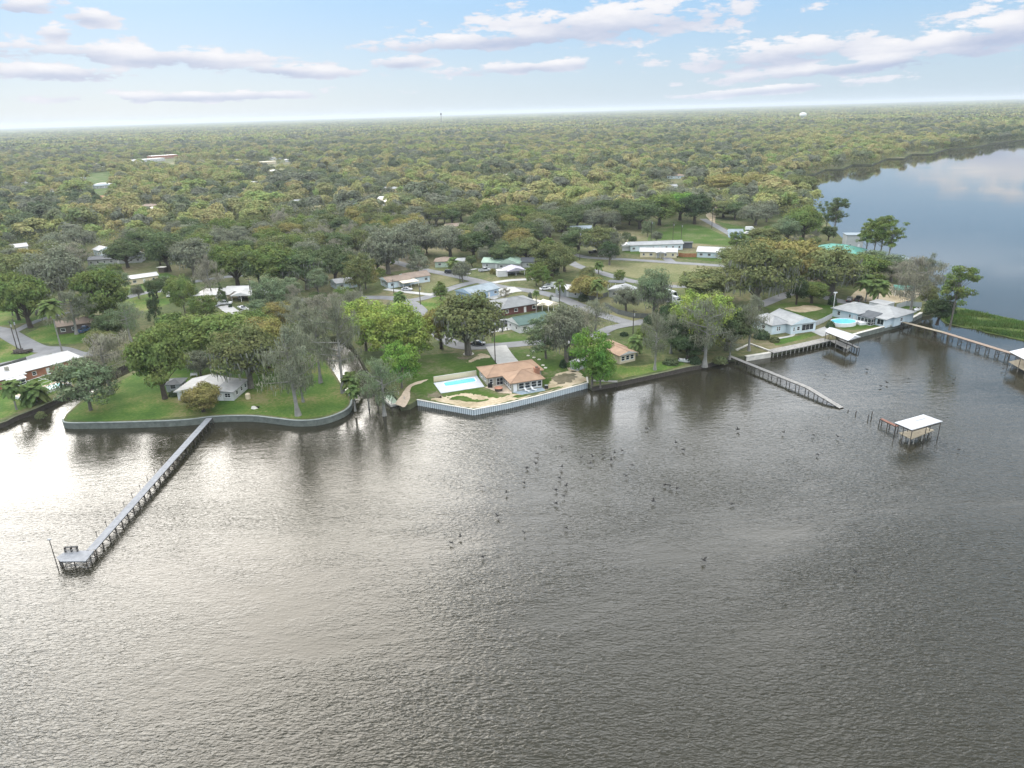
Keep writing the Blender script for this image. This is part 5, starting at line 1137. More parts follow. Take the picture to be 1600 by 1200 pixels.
def build_tree(kind, seed):
    rng = np.random.default_rng(seed); C, rad = crown_pts(kind, rng, 0); Q = []; moss = None
    C = C + np.array((rng.normal(0, .3), rng.normal(0, .3), 0))
    for c, r in zip(C, rad):
        if kind == 'cypress':
            k = 44; d = sph(k, rng); P_ = c + d * r * rng.uniform(.2, 1.15, k)[:, None] * np.array((1.2, 1.2, .8))
            Q.append(leaves(P_, d + np.array((0, 0, .2)), .14, rng, .45, .9)); Q.append(strips(c + sph(16, rng) * r, .75, .055, rng))
        else:
            k = {'oak': 130, 'moss': 105, 'round': 135, 'airy': 80, 'flat': 95, 'conifer': 80}[kind]; d = sph(k, rng)
            fl = {'flat': .45, 'oak': .72, 'moss': .72, 'airy': .8}.get(kind, .85)
            P_ = c + d * (r * rng.uniform(.55, 1.08, k))[:, None] * np.array((1.15, 1.15, fl))
            out = (P_ - np.array((0, 0, 7.0))); out /= np.linalg.norm(out, axis=1)[:, None]
            Q.append(leaves(P_, d * .8 + out * .6 + np.array((0, 0, .2)), {'airy': .24, 'round': .27, 'oak': .27}.get(kind, .24), rng, .7, .42))
    Q = np.concatenate(Q)
    if kind == 'moss':
        low = C[C[:, 2] < 10.5]; PP = low[rng.integers(0, len(low), 1100)] + sph(1100, rng) * np.array((1.7, 1.7, .5)) - np.array((0, 0, .6)); moss = strips(PP, 1.15, .10, rng)
    tm = MB(); r0 = {'cypress': .30, 'flat': .3, 'conifer': .25, 'airy': .3}.get(kind, .5); lean = rng.normal(0, .35, 2)
    zt = H0 * {'cypress': .93, 'flat': .9, 'conifer': .95}.get(kind, .5)
    pts = [(0, 0, -.6), (0, 0, .2), (lean[0] * .2, lean[1] * .2, H0 * .12), (lean[0] * .6, lean[1] * .6, zt * .55), (lean[0], lean[1], zt)]
    tm.tube(pts, [r0 * (2.3 if kind == 'cypress' else 1.5), r0 * (1.8 if kind == 'cypress' else 1.2), r0, r0 * .75, r0 * (.12 if zt > 9 else .5)], 8)
    if kind == 'cypress':
        for (a, c) in crown_pts.branches:
            f = a[2] / zt; a = np.array((lean[0] * f, lean[1] * f, a[2])); m_ = (a + c) / 2 + np.array((0, 0, -.2)) + rng.normal(0, .2, 3); tm.tube([a, m_, c], [r0 * .42, r0 * .26, r0 * .08], 5)
    sel = rng.permutation(len(C))[:{'cypress': 0, 'flat': 30, 'conifer': 0}.get(kind, 20)]
    for i in sel:
        c = C[i]; z0 = min(zt * .97, max(H0 * .16, c[2] * (.72 if zt > 9 else .45) - rng.uniform(0, .8))); f = z0 / zt
        a = np.array((lean[0] * f, lean[1] * f, z0)); m_ = (a + c) / 2 + np.array((0, 0, .35)) + rng.normal(0, .25, 3)
        tm.tube([a, m_, c], [r0 * .3, r0 * .18, r0 * .05], 5)
    return Q, tm, moss
KIND_BARK = dict(oak=M_DBARK, moss=M_BARK, round=M_DBARK, airy=M_BARK, cypress=M_PBARK, flat=M_BARK, conifer=M_DBARK)
TREES = {}
for kind, cnt in (('oak', 6), ('moss', 4), ('round', 2), ('airy', 4), ('cypress', 6), ('flat', 3), ('conifer', 1)):
    for v in range(cnt):
        Q, tm, moss = build_tree(kind, 100 + v * 7 + len(kind) * 31 + ord(kind[0]))
        TREES.setdefault(kind, []).append((quad_mesh('crown', Q, M_LEAF), tm.mesh('trunk', KIND_BARK[kind]), quad_mesh('hanging_moss', moss, M_MOSS) if moss is not None else None))
def build_palm(seed, dead=True):
    rng = np.random.default_rng(seed); Q = []
    for k in range(44):
        t = rng.uniform(0, 6.28); e = rng.uniform(-.7, 1.25); Lf = rng.uniform(1.6, 2.2)
        hd = np.array((math.cos(t), math.sin(t), 0)); side = np.array((-hd[1], hd[0], 0)); n = 6
        for i in range(n):
            s0, s1 = i / n, (i + 1) / n
            pz = lambda s: hd * Lf * s * math.cos(e) + np.array((0, 0, Lf * (s * math.sin(e) - .55 * s * s)))
            w0, w1 = .5 * math.sin(math.pi * (s0 * .8 + .12)), .5 * math.sin(math.pi * (s1 * .8 + .12))
            a, b_ = pz(s0), pz(s1); dr = np.array((0, 0, -.28))
            Q.append([a, b_, b_ + side * w1 + dr * w1, a + side * w0 + dr * w0]); Q.append([a, b_, b_ - side * w1 + dr * w1, a - side * w0 + dr * w0])
    return np.array(Q)
PALMQ = [build_palm(s) for s in (1, 2)]
def skirt(seed):
    rng = np.random.default_rng(seed); return strips(sph(110, rng) * np.array((.35, .35, .3)), 1.3, .16, rng)
PALM_CROWN = [quad_mesh('crown', q, M_LEAF) for q in PALMQ]; PALM_SKIRT = quad_mesh('dead_fronds', skirt(4), M_LEAF)

OAK, OLIVE, YOL, LIME, BRIGHT, GREYG, GREY, DKG, MIDG, SAGE = ((.100, .140, .072), (.150, .180, .085), (.235, .230, .095), (.215, .295, .085), (.130, .250, .060), (.180, .205, .155), (.240, .245, .205), (.060, .092, .048), (.128, .182, .064), (.155, .210, .130))
MOSSC = (.200, .210, .175)
SPOTS = []
def place(kind, x, y, h, rad, col, label, group=None, seed=None, zb=None):
    r = random.Random(seed if seed is not None else int(x * 13 + y * 7)); v = TREES[kind][r.randrange(len(TREES[kind]))]
    nm = {'oak': 'oak_tree', 'moss': 'mossy_oak_tree', 'round': 'round_tree', 'airy': 'leafy_tree', 'cypress': 'cypress_tree', 'flat': 'lakeside_cypress_tree', 'conifer': 'conifer_tree'}[kind]
    t = thing(nm, label, 'tree', (x, y, ZL if zb is None else zb), r.uniform(0, 6.28), group); s = rad / R0; t.scale = (s, s, h / H0)
    put('trunk', v[1], t); c = put('crown', v[0], t); j = r.uniform(.9, 1.12); c.color = (col[0] * j * 1.15, col[1] * j * 1.1, col[2] * j, 1)
    if v[2]: m = put('hanging_moss', v[2], t); m.color = (*MOSSC, 1)
    SPOTS.append((x, y, rad)); return t
def survey_h(u, ty, zb=ZL):
    lo, hi = 1, 40
    for _ in range(30):
        m = (lo + hi) / 2
        if to_px(u[0], u[1], zb + m)[1] > ty: lo = m
        else: hi = m
    return lo
def tree(kind, bx, by, ty, wpx, col, label, group=None, z=ZL):
    u = U(bx, by, z); h = survey_h(u, ty, z); d = to_px(u[0], u[1], z + h * .5)[2]
    return place(kind, u[0], u[1], h, wpx * d / F_PX / 2 * 1.04, col, label, group, zb=z)
def palm(bx, by, ty, wpx, label, col=MIDG, group='palms'):
    u = U(bx, by); h = survey_h(u, ty); d = to_px(u[0], u[1], h)[2]; s = wpx * d / F_PX / 3.4
    t = thing('palm_tree', label, 'palm', (u[0], u[1], ZL), random.uniform(0, 6), group); top = max(1.0, h - 1.1 * s)
    MB().tube([(0, 0, -.4), (0, 0, .3), (.05, .05, top * .5), (0, 0, top)], [.34, .25, .19, .2], 8).build('trunk', M_PBARK, t)
    c = put('crown', random.choice(PALM_CROWN), t, (0, 0, top)); c.scale = (s, s, s); c.color = (*col, 1)
    k = put('dead_fronds', PALM_SKIRT, t, (0, 0, top)); k.scale = (s, s, s * .9); k.color = (.20, .15, .08, 1); SPOTS.append((u[0], u[1], 2))
    return t
TG = 'trees around the lakeside houses'
HAND = [
 ('round', 170, 508, 409, 80, MIDG, 'big rounded green tree standing above the brown roofed ranch house'), ('oak', 48, 512, 418, 78, MIDG, 'leaning live oak at the left edge beside the curved road'), ('cypress', 120, 522, 455, 72, GREYG, 'grey leafless tree right of the tall palm'),
 ('cypress', 205, 535, 472, 60, SAGE, 'pale sparse tree in front of the big rounded tree'), ('conifer', 246, 503, 440, 30, DKG, 'narrow dark conifer leaning by the left street'), ('airy', 290, 492, 424, 44, MIDG, 'upright fresh green tree by the left street'),
 ('airy', 320, 503, 456, 50, MIDG, 'blue green leafy tree left of the white pickup'), ('oak', 283, 562, 482, 84, MIDG, 'dense green tree at the head of the left canal'), ('oak', 348, 566, 476, 110, MIDG, 'broad dense green tree behind the cottage lawn'), ('cypress', 333, 468, 402, 44, GREY, 'bare grey tree behind the white roofed ranch house'),
 ('conifer', 348, 476, 441, 22, OAK, 'thin dark conifer in front of the white roofed ranch house'), ('airy', 425, 492, 424, 58, SAGE, 'light green rounded tree right of the ranch driveway'), ('moss', 315, 590, 545, 40, GREYG, 'small round grey green tree on the cottage lawn'), ('round', 318, 643, 596, 58, YOL, 'yellow green small tree in front of the white cottage'),
 ('airy', 142, 641, 557, 92, SAGE, 'leaning grey green cypress at the mouth of the left canal'), ('cypress', 174, 615, 524, 105, GREY, 'brownish sparse cypress on the left canal bank'), ('oak', 258, 623, 503, 86, MIDG, 'green tree on a thick pale trunk beside the grey shed'),
 ('moss', 392, 606, 500, 105, OLIVE, 'large olive tree behind the white cottage'), ('oak', 420, 575, 485, 70, YOL, 'yellowish oak above the cottage lawn'), ('cypress', 466, 649, 512, 118, GREYG, 'tall bare grey cypress in the middle of the lawn point'), ('cypress', 474, 628, 560, 60, GREYG, 'second slim grey stem behind the tall bare cypress'),
 ('cypress', 501, 598, 478, 84, GREYG, 'grey cypress with straight trunk beside the middle canal'), ('cypress', 536, 614, 470, 84, GREYG, 'thick trunked cypress at the tip of the lawn by the canal'), ('cypress', 601, 651, 560, 92, SAGE, 'pale mossy cypress standing in the water at the canal mouth', 0),
 ('cypress', 577, 640, 590, 40, GREYG, 'thin dark stem standing in the canal mouth water', 0), ('cypress', 590, 632, 575, 44, GREYG, 'second thin stem standing in the canal mouth water', 0), ('airy', 572, 548, 462, 80, LIME, 'lime green tree at the back of the middle canal'), ('airy', 612, 560, 462, 92, LIME, 'bright lime green tree left of the junction road'),
 ('airy', 648, 566, 488, 72, LIME, 'lime green tree on the edge of the pool lot'), ('airy', 628, 606, 530, 62, BRIGHT, 'fresh green tree with drooping branches by the sandy path'), ('cypress', 555, 520, 455, 70, GREYG, 'grey tree behind the lime green trees'), ('moss', 732, 554, 448, 118, OLIVE, 'large mossy oak on the lot behind the pool'), ('oak', 690, 545, 470, 60, YOL, 'yellow olive tree left of the mossy lot oak'),
 ('airy', 853, 560, 488, 66, SAGE, 'pale willow like tree right of the driveway'), ('moss', 885, 566, 470, 74, GREYG, 'grey mossy tree behind the patchy roof shed'), ('airy', 925, 602, 508, 66, BRIGHT, 'vivid green tree at the corner of the white seawall'), ('airy', 938, 604, 548, 46, BRIGHT, 'low vivid green bush tree over the tiny dark pier'), ('cypress', 1023, 578, 488, 62, GREYG, 'grey cypress right of the tan bungalow'),
 ('cypress', 1101, 569, 470, 96, GREYG, 'tall pale trunked cypress on the dark bank'), ('airy', 1098, 548, 446, 92, LIME, 'yellow green crown behind the pale trunked cypress'), ('cypress', 1170, 548, 462, 66, GREYG, 'grey bushy tree left of the pale grey house'), ('moss', 1020, 498, 413, 56, SAGE, 'tall ragged grey green tree in the fenced yard'),
 ('moss', 978, 486, 446, 42, GREYG, 'small grey green tree left of the tall ragged tree'), ('oak', 1100, 470, 418, 84, OLIVE, 'broad olive oak beside the paved yard'), ('moss', 1183, 484, 372, 110, OLIVE, 'spreading live oak left of the bending lane'), ('oak', 1235, 452, 366, 105, YOL, 'broad yellowish live oak over the bending lane'), ('moss', 1300, 462, 380, 95, OLIVE, 'forked live oak above the screened house'),
 ('oak', 1345, 445, 392, 66, MIDG, 'green oak behind the sandy parking'), ('oak', 1244, 476, 428, 34, DKG, 'ivy covered trunk beside the bending lane'), ('oak', 1268, 474, 434, 50, MIDG, 'leafy green thicket right of the ivy covered trunk'), ('moss', 1392, 440, 395, 55, SAGE, 'silvery tree left of the grey shore tree'),
 ('cypress', 1422, 492, 402, 80, GREY, 'pale grey tree above the right hand seawall'), ('cypress', 1445, 470, 400, 62, GREYG, 'second grey tree behind the seawall lawn'), ('flat', 1484, 512, 414, 58, MIDG, 'green cypress at the tip of the right shore'), ('oak', 1464, 506, 462, 46, DKG, 'dark leafy tree over the water by the long brown pier'),
 ('flat', 1352, 400, 346, 36, MIDG, 'leftmost flat topped cypress by the right lake'), ('flat', 1364, 404, 340, 34, MIDG, 'second flat topped cypress by the right lake'), ('flat', 1374, 406, 336, 40, MIDG, 'tallest flat topped cypress by the right lake'), ('flat', 1387, 409, 346, 40, MIDG, 'rightmost flat topped cypress by the right lake'),
 ('flat', 1302, 372, 308, 36, OAK, 'thin ragged pine left of the lake cypresses'), ('flat', 1290, 366, 315, 30, OAK, 'second thin pine beside the ragged pine'), ('oak', 1254, 378, 316, 56, MIDG, 'green tree behind the teal roofed lodge'), ('oak', 1230, 380, 335, 44, SAGE, 'sage green tree beside the diagonal lane cars'),
 ('moss', 952, 414, 372, 36, DKG, 'dark vine clad tree in the dry field corner'), ('moss', 935, 400, 348, 66, OLIVE, 'mossy oak behind the dry field corner'), ('oak', 862, 436, 376, 66, OLIVE, 'bright topped oak above the middle street'), ('airy', 838, 446, 408, 36, MIDG, 'small green tree beside the white sedan'), ('airy', 848, 450, 415, 30, MIDG, 'second small green tree beside the white sedan'),
 ('moss', 607, 428, 346, 78, GREYG, 'large mossy oak with bare trunk above the corner house'), ('airy', 564, 458, 392, 50, OLIVE, 'yellow green tree left of the corner house'), ('airy', 572, 452, 408, 40, YOL, 'yellowish tree beside the corner house'), ('moss', 498, 462, 414, 36, SAGE, 'small weeping mossy tree on the central lawn'), ('round', 1185, 300, 268, 40, YOL, 'rounded yellow tree by the far right lake'),
 ('oak', 915, 470, 428, 60, YOL, 'golden bushy tree behind the middle street fence'), ('cypress', 930, 520, 470, 70, GREYG, 'grey thicket tree beside the lower street'), ('cypress', 905, 530, 482, 50, GREY, 'brown grey tangle tree by the lower street'), ('moss', 650, 402, 340, 70, GREYG, 'mossy oak over the green roofed hidden house'), ('conifer', 870, 432, 412, 14, DKG, 'small dark cone shaped conifer by the middle street'),
 ('oak', 30, 500, 430, 50, OAK, 'dark oak behind the leaning live oak'), ('cypress', 1140, 560, 520, 46, GREYG, 'low grey brush tree at the foot of the broken pier'), ('oak', 1075, 560, 515, 60, DKG, 'dark understory tree behind the pale trunked cypress'), ('oak', 1050, 520, 470, 50, DKG, 'dark green tree behind the grey cypress'), ('oak', 460, 560, 500, 70, OAK, 'shaded dark tree behind the tall bare cypress'),
 ('oak', 1140, 520, 478, 60, OAK, 'dark oak left of the pale grey house roof'), ('round', 1195, 385, 352, 50, OLIVE, 'round tree by the cars at the diagonal lane'), ('round', 1130, 340, 310, 46, OLIVE, 'round crowned tree at the top of the diagonal lane'), ('oak', 1142, 300, 270, 70, YOL, 'large golden oak beside the sandy clearing'),
 ('moss', 98, 476, 378, 86, GREYG, 'grey mossy tree above the brown roofed ranch house'), ('oak', 22, 455, 388, 74, OLIVE, 'olive oak at the left edge above the lawn'), ('oak', 265, 424, 352, 64, OAK, 'dark oak behind the tiny brown shed'), ('moss', 305, 432, 366, 70, GREYG, 'grey mossy oak left of the bare grey tree'), ('oak', 372, 447, 376, 74, MIDG, 'green oak behind the ranch carport'),
 ('oak', 408, 448, 382, 60, OAK, 'dark oak right of the ranch carport'), ('oak', 446, 452, 374, 84, MIDG, 'tall green oak in the wood edge left of centre'), ('moss', 480, 452, 384, 72, OAK, 'dark mossy oak in the wood edge left of centre'), ('oak', 524, 444, 376, 62, OAK, 'dark oak beside the small white house'), ('airy', 455, 474, 430, 42, SAGE, 'sage tree on the central lawn'),
 ('cypress', 505, 520, 462, 74, GREY, 'bare brown grey tree behind the canal cypresses'), ('cypress', 470, 520, 466, 62, GREYG, 'grey brush tree left of the canal cypresses'), ('airy', 440, 512, 468, 52, YOL, 'rusty orange tree right of the ranch driveway'), ('cypress', 528, 505, 458, 64, GREY, 'bare grey tree south of the lane'), ('oak', 400, 530, 482, 70, MIDG, 'green tree behind the broad dense tree'),
 ('cypress', 1048, 552, 492, 58, GREYG, 'grey brush tree between the two pale cypresses'), ('oak', 1062, 548, 486, 60, DKG, 'dark tree in the shade left of the yellow green crown'), ('oak', 1135, 548, 474, 70, OAK, 'dark tree right of the yellow green crown'), ('airy', 1078, 530, 452, 66, LIME, 'left half yellow green crown by the paved yard'), ('oak', 785, 416, 380, 44, OAK, 'dark oak behind the green roofed house'),
 ('oak', 822, 412, 368, 54, OLIVE, 'olive oak right of the green roofed house'), ('oak', 740, 404, 356, 54, OAK, 'dark oak above the brown roofed garage house'), ('moss', 704, 402, 348, 60, GREYG, 'mossy tree above the ragged palm'), ('conifer', 763, 402, 352, 34, DKG, 'dark conifer behind the green roofed house'), ('oak', 882, 424, 382, 46, OLIVE, 'small oak left of the dry field'),
 ('oak', 903, 396, 350, 54, OAK, 'dark oak at the top corner of the dry field'), ('oak', 1152, 424, 382, 60, OLIVE, 'olive oak at the right end of the dry field'), ('moss', 1160, 446, 394, 66, OLIVE, 'mossy oak between the field and the bending lane'), ('oak', 1206, 428, 368, 78, YOL, 'golden oak below the pale blue house'), ('moss', 1272, 434, 380, 78, OLIVE, 'mossy oak in front of the teal roofed lodge'),
 ('oak', 1322, 434, 392, 60, MIDG, 'green oak right of the teal roofed lodge'), ('moss', 1362, 434, 388, 56, SAGE, 'silvery mossy oak by the sandy parking'), ('cypress', 1404, 452, 408, 56, GREY, 'brown bare tree beside the green canopy'), ('moss', 1180, 352, 316, 54, GREYG, 'grey tree right of the diagonal lane'), ('oak', 1212, 332, 292, 58, OLIVE, 'olive oak near the right lake bend'), ('oak', 1062, 344, 296, 58, BRIGHT, 'bright green tree at the top of the green field'),
 ('oak', 1030, 352, 300, 62, MIDG, 'green tree left of the green field'), ('oak', 1085, 350, 298, 54, DKG, 'dark tree by the top of the diagonal lane'), ('oak', 1000, 358, 306, 62, OAK, 'dark oak behind the long pale building'), ('oak', 1245, 312, 268, 56, OLIVE, 'olive oak on the right lake corner'), ('oak', 200, 418, 372, 56, OAK, 'dark oak hiding the white gabled house'), ('moss', 232, 404, 352, 62, OAK, 'mossy oak right of the white gabled house'),
 ('cypress', 960, 404, 362, 44, GREYG, 'thin grey tree left of the long pale building'), ('moss', 58, 492, 430, 52, GREYG, 'grey mossy tree behind the tall palm'), ('oak', 590, 428, 370, 44, OAK, 'dark oak beside the large mossy bare trunk oak'), ('airy', 655, 430, 395, 36, GREYG, 'small grey tree behind the brown roofed corner house'),
]
for T_ in HAND:
    tree(*T_[:7], group=TG, z=(T_[7] - .3) if len(T_) > 7 else ZL)
for T_ in [(97, 549, 463, 36, 'tall palm leaning beside the left edge house'), (26, 604 + 36, 590, 34, 'stubby palm at the far left lawn edge'), (57, 628, 592, 44, 'squat palm in front of the left pool wall'), (626, 482, 453, 22, 'squat shaggy palm at the road junction'), (690, 460, 446, 16, 'small palm on the street corner'),
           (935, 428, 406, 17, 'small round headed palm at the field edge'), (933, 478, 434, 22, 'tall slim palm beside the slatted fence'), (875, 466, 435, 20, 'palm in front of the white roofed cottage'), (262, 458, 440, 20, 'short palm by the left street'), (838, 489, 452, 12, 'dead topped slim palm by the canopy tents'),
           (709, 430, 400, 24, 'ragged palm by the black suv'), (1352, 472, 426, 34, 'dark palm left of the pair behind the screened house'), (1370, 474, 432, 34, 'dark palm right of the pair behind the screened house'), (995, 556, 520, 30, 'palm growing beside the tan bungalow roof'), (945, 588, 548, 34, 'palm shaded under the vivid green tree'), (550, 610, 578, 34, 'dark palm leaning over the middle canal'), (555, 640, 600, 26, 'small palm at the canal mouth edge')]:
    palm(*T_)
# shrubs by houses
def build_shrub(seed):
    rng = np.random.default_rng(seed); d = sph(700, rng); d[:, 2] = np.abs(d[:, 2]); P_ = d * rng.uniform(.55, 1.05, 700)[:, None] * np.array((1, 1, .9)); return quad_mesh('foliage', leaves(P_, d, .13, rng), M_LEAF)
SHR = [build_shrub(s) for s in (5, 6, 7)]
STEM = MB().tube([(0, 0, -.2), (.02, 0, .5)], [.06, .03], 5).tube([(0, 0, .1), (.3, .1, .6)], [.04, .02], 5).tube([(0, 0, .1), (-.25, -.15, .6)], [.04, .02], 5).mesh('stem', M_DBARK)
def shrub(px, py, wpx, hpx, col, label):
    u = U(px, py); d = to_px(u[0], u[1], ZL)[2]; t = thing('shrub', label, 'shrub', (u[0], u[1], ZL), random.uniform(0, 6), 'shrubs in the yards'); s = wpx * d / F_PX / 2; t.scale = (s, s, hpx * d / F_PX)
    c = put('foliage', random.choice(SHR), t); c.color = (*col, 1); put('stem', STEM, t); SPOTS.append((u[0], u[1], s))
for k, S_ in enumerate([(272, 618, 16, 8, OAK, 'dark shrub row beside the grey shed'), (416, 496, 22, 16, MIDG, 'clipped green shrub by the ranch driveway'), (360, 480, 6, 6, DKG, 'little dark shrub by the white pickup'), (1297, 512, 14, 12, OAK, 'round shrub between the pale grey and screened houses'), (1190, 528, 26, 14, OAK, 'shrubs under the left wall of the pale grey house'),
     (1210, 534, 16, 10, OLIVE, 'low hedge corner at the boardwalk'), (880, 574, 12, 14, DKG, 'dark hollow shrub beside the patchy roof shed'), (895, 560, 20, 16, GREYG, 'mossy shrub above the patchy roof shed'), (770, 428, 10, 9, YOL, 'bushy shrub in the green roofed house drive'), (912, 470, 18, 12, OAK, 'dark shrub mass on the middle street'),
     (862, 468, 8, 8, GREYG, 'bare shrub on the triangle verge'), (828, 466, 7, 10, GREYG, 'upright grey shrub near the blue house'), (975, 524, 14, 6, DKG, 'low shrub behind the tan bungalow'), (1300, 476, 14, 16, DKG, 'dark shrub by the white light pole'), (1020, 504, 30, 14, DKG, 'dark shrub bank along the corner fence'), (1060, 502, 26, 14, OAK, 'green shrub bank behind the corner fence'),
     (1125, 566, 24, 10, OLIVE, 'weedy shrub beside the broken pier root'), (1048, 568, 26, 8, OAK, 'low scrub on the shaded bank'), (1085, 567, 22, 12, DKG, 'dark scrub at the pale cypress foot'), (64, 652, 16, 10, OLIVE, 'marsh tuft in the left canal mouth'), (1015, 512, 14, 22, DKG, 'vine covered stump by the brown utility pole'), (110, 512, 22, 12, DKG, 'dark shrub beside the brown ranch house')]):
    shrub(*S_)

# ------------------------------------------------------------------ the wood behind: individuals first, the distance as one mass
EDGE = [(-900, 445), (-300, 455), (0, 472), (40, 462), (70, 470), (105, 458), (145, 425), (226, 426), (240, 402), (285, 425), (330, 428), (400, 436), (440, 456), (520, 446), (575, 408), (600, 398), (660, 398), (700, 392), (745, 398), (800, 400), (850, 392), (895, 360), (930, 358), (985, 372), (1040, 370), (1052, 345), (1098, 338), (1120, 345), (1160, 350), (1200, 352), (1250, 340), (1285, 340), (1400, 330)]
ex = np.array([p[0] for p in EDGE], float); ey = np.array([p[1] for p in EDGE], float)
def woods(spacing, dmin, dmax, half, seed, keep=.93):
    rng = np.random.default_rng(seed); n = int(dmax / spacing) + 2
    gx, gy = np.meshgrid(np.arange(-n, n + 1), np.arange(0, n + 1)); x = (gx.ravel() + rng.uniform(-.42, .42, gx.size) + .5 * (gy.ravel() % 2)) * spacing; y = (gy.ravel() + rng.uniform(-.42, .42, gx.size)) * spacing
    d = np.hypot(x, y); k = (d > dmin) & (d < dmax) & (np.abs(np.arctan2(x, y)) < half) & (y > 50) & (rng.random(len(x)) < keep); x, y = x[k], y[k]
    cp, sp = math.cos(PITCH), math.sin(PITCH); z = ZL - CAM_H; f = y * cp - z * sp; u = y * sp + z * cp; xr, yr = x / f * F_PX, u / f * F_PX; c, s = math.cos(ROLL), math.sin(ROLL)
    px, py = 800 + xr * c - yr * s, 600 - (xr * s + yr * c)
    k = (py < np.interp(px, ex, ey)) & pip(x, y, LAND)
    far_edge = np.array(LAND)
    x, y = x[k], y[k]; k = np.ones(len(x), bool)
    for (cx1, cy1, r1, ln1) in KEEPOUT:
        # clear the plot and the sight line in front of each house
        L1 = math.hypot(cx1, cy1); ax, ay = -cx1 / L1, -cy1 / L1; tt = np.clip((x - cx1) * ax + (y - cy1) * ay, 0, min(45, L1 * .035) + 4)
        k &= np.hypot(x - cx1 - ax * tt, y - cy1 - ay * tt) > r1 + (2 if L1 < 450 else 7)
    for poly in CLEARINGS: k &= ~pip(x, y, poly)
    for line, w in ROADS:
        for p in line[::2]: k &= np.hypot(x - p[0], y - p[1]) > w / 2 + 3.5
    for (sx, sy, sr) in SPOTS: k &= np.hypot(x - sx, y - sy) > sr + 2.2
    return x[k], y[k]
YNO = [[U(*q) for q in L_] for L_ in ([(610, 650), (640, 560), (700, 530), (860, 525), (930, 560), (930, 620), (740, 660)], [(90, 670), (110, 630), (240, 560), (420, 575), (500, 540), (560, 640), (470, 670)], [(880, 398), (1000, 398), (1160, 412), (1170, 446), (1080, 446), (920, 425)], [(640, 462), (660, 425), (725, 430), (720, 448)], [(1030, 345), (1100, 345), (1160, 385), (1030, 385)], [(1195, 560), (1200, 505), (1300, 470), (1440, 470), (1450, 510), (1300, 545)], [(1310, 475), (1370, 436), (1440, 450), (1420, 480)], [(-80, 670), (-80, 560), (120, 560), (180, 580), (20, 665)], [(0, 520), (60, 505), (110, 540), (40, 570), (-40, 575)])]
def yard_spots():
    rng = np.random.default_rng(15); x = rng.uniform(-260, 175, 5200); y = rng.uniform(165, 420, 5200); ok = pip(x, y, LAND)
    pq = np.array([to_px(a, c, ZL)[:2] for a, c in zip(x, y)]); ok &= (pq[:, 1] > np.interp(pq[:, 0], ex, ey) - 4) & (pq[:, 0] > -30) & (pq[:, 0] < 1480)
    for poly in YNO: ok &= ~pip(x, y, poly)
    for line, w in ROADS:
        for p in line[::2]: ok &= np.hypot(x - p[0], y - p[1]) > w / 2 + 2.2
    for (cx1, cy1, r1, ln1) in KEEPOUT:
        L1 = math.hypot(cx1, cy1); ax, ay = -cx1 / L1, -cy1 / L1; tt = np.clip((x - cx1) * ax + (y - cy1) * ay, 0, 15); ok &= np.hypot(x - cx1 - ax * tt, y - cy1 - ay * tt) > r1
    out = []; occ = list(SPOTS)
    for a, c in zip(x[ok], y[ok]):
        if all((a - s[0]) ** 2 + (c - s[1]) ** 2 > (max(3.4, s[2] * .75) + 2.2) ** 2 for s in occ): out.append((a, c)); occ.append((a, c, 3.6))
        if len(out) >= 115: break
    return out
YK = [('oak', OAK, 'small dark oak standing between the streets and yards'), ('moss', GREYG, 'small grey mossy tree standing between the streets and yards'), ('oak', OLIVE, 'small olive tree standing between the streets and yards'), ('airy', MIDG, 'small fresh green tree standing between the streets and yards'), ('cypress', GREY, 'small bare grey tree standing between the streets and yards'), ('airy', SAGE, 'small sage green tree standing between the streets and yards')]
ry = random.Random(8)
for a_, c_ in yard_spots():
    kd, col, lb = ry.choice(YK); hh = ry.uniform(5, 10.5); place(kd, a_, c_, hh, hh * ry.uniform(.38, .52), col, lb, 'small trees between the yards', int(a_ * 10 + c_ * 1000))
wx, wy = woods(13.6, 150, 2300, R(47), 5, .93)
wd = np.hypot(wx, wy); order = np.argsort(wd); wx, wy, wd = wx[order], wy[order], wd[order]
inview = np.abs(np.arctan2(wx, wy)) < R(37)
N_IND = 170
ind = np.where(inview)[0][:N_IND]
WOOD_KINDS = [('oak', OAK, 'dark green oak crowded in the wood behind the houses'), ('oak', OLIVE, 'olive green oak crowded in the wood behind the houses'), ('moss', GREYG, 'grey mossy oak crowded in the wood behind the houses'), ('moss', OLIVE, 'mossy olive oak crowded in the wood behind the houses'), ('airy', MIDG, 'fresh green tree crowded in the wood behind the houses'), ('oak', YOL, 'yellowish oak crowded in the wood behind the houses'), ('cypress', GREY, 'bare grey tree crowded in the wood behind the houses'), ('airy', LIME, 'lime green tree crowded in the wood behind the houses')]
pr = np.array([.22, .20, .20, .14, .09, .07, .05, .03]); rr_ = np.random.default_rng(3)
for i in ind:
    kd, col, lb = WOOD_KINDS[rr_.choice(len(WOOD_KINDS), p=pr)]
    h = rr_.uniform(10.5, 17); place(kd, wx[i], wy[i], h, h * rr_.uniform(.46, .64), col, lb, 'trees of the wood behind the houses', int(i))
rest = np.ones(len(wx), bool); rest[ind] = False
far_col = bpy.data.collections.new('distant_tree_shapes')
def far_shape(name, Q):
    o = bpy.data.objects.new(name, quad_mesh(name, Q, M_FARLEAF)); far_col.objects.link(o)
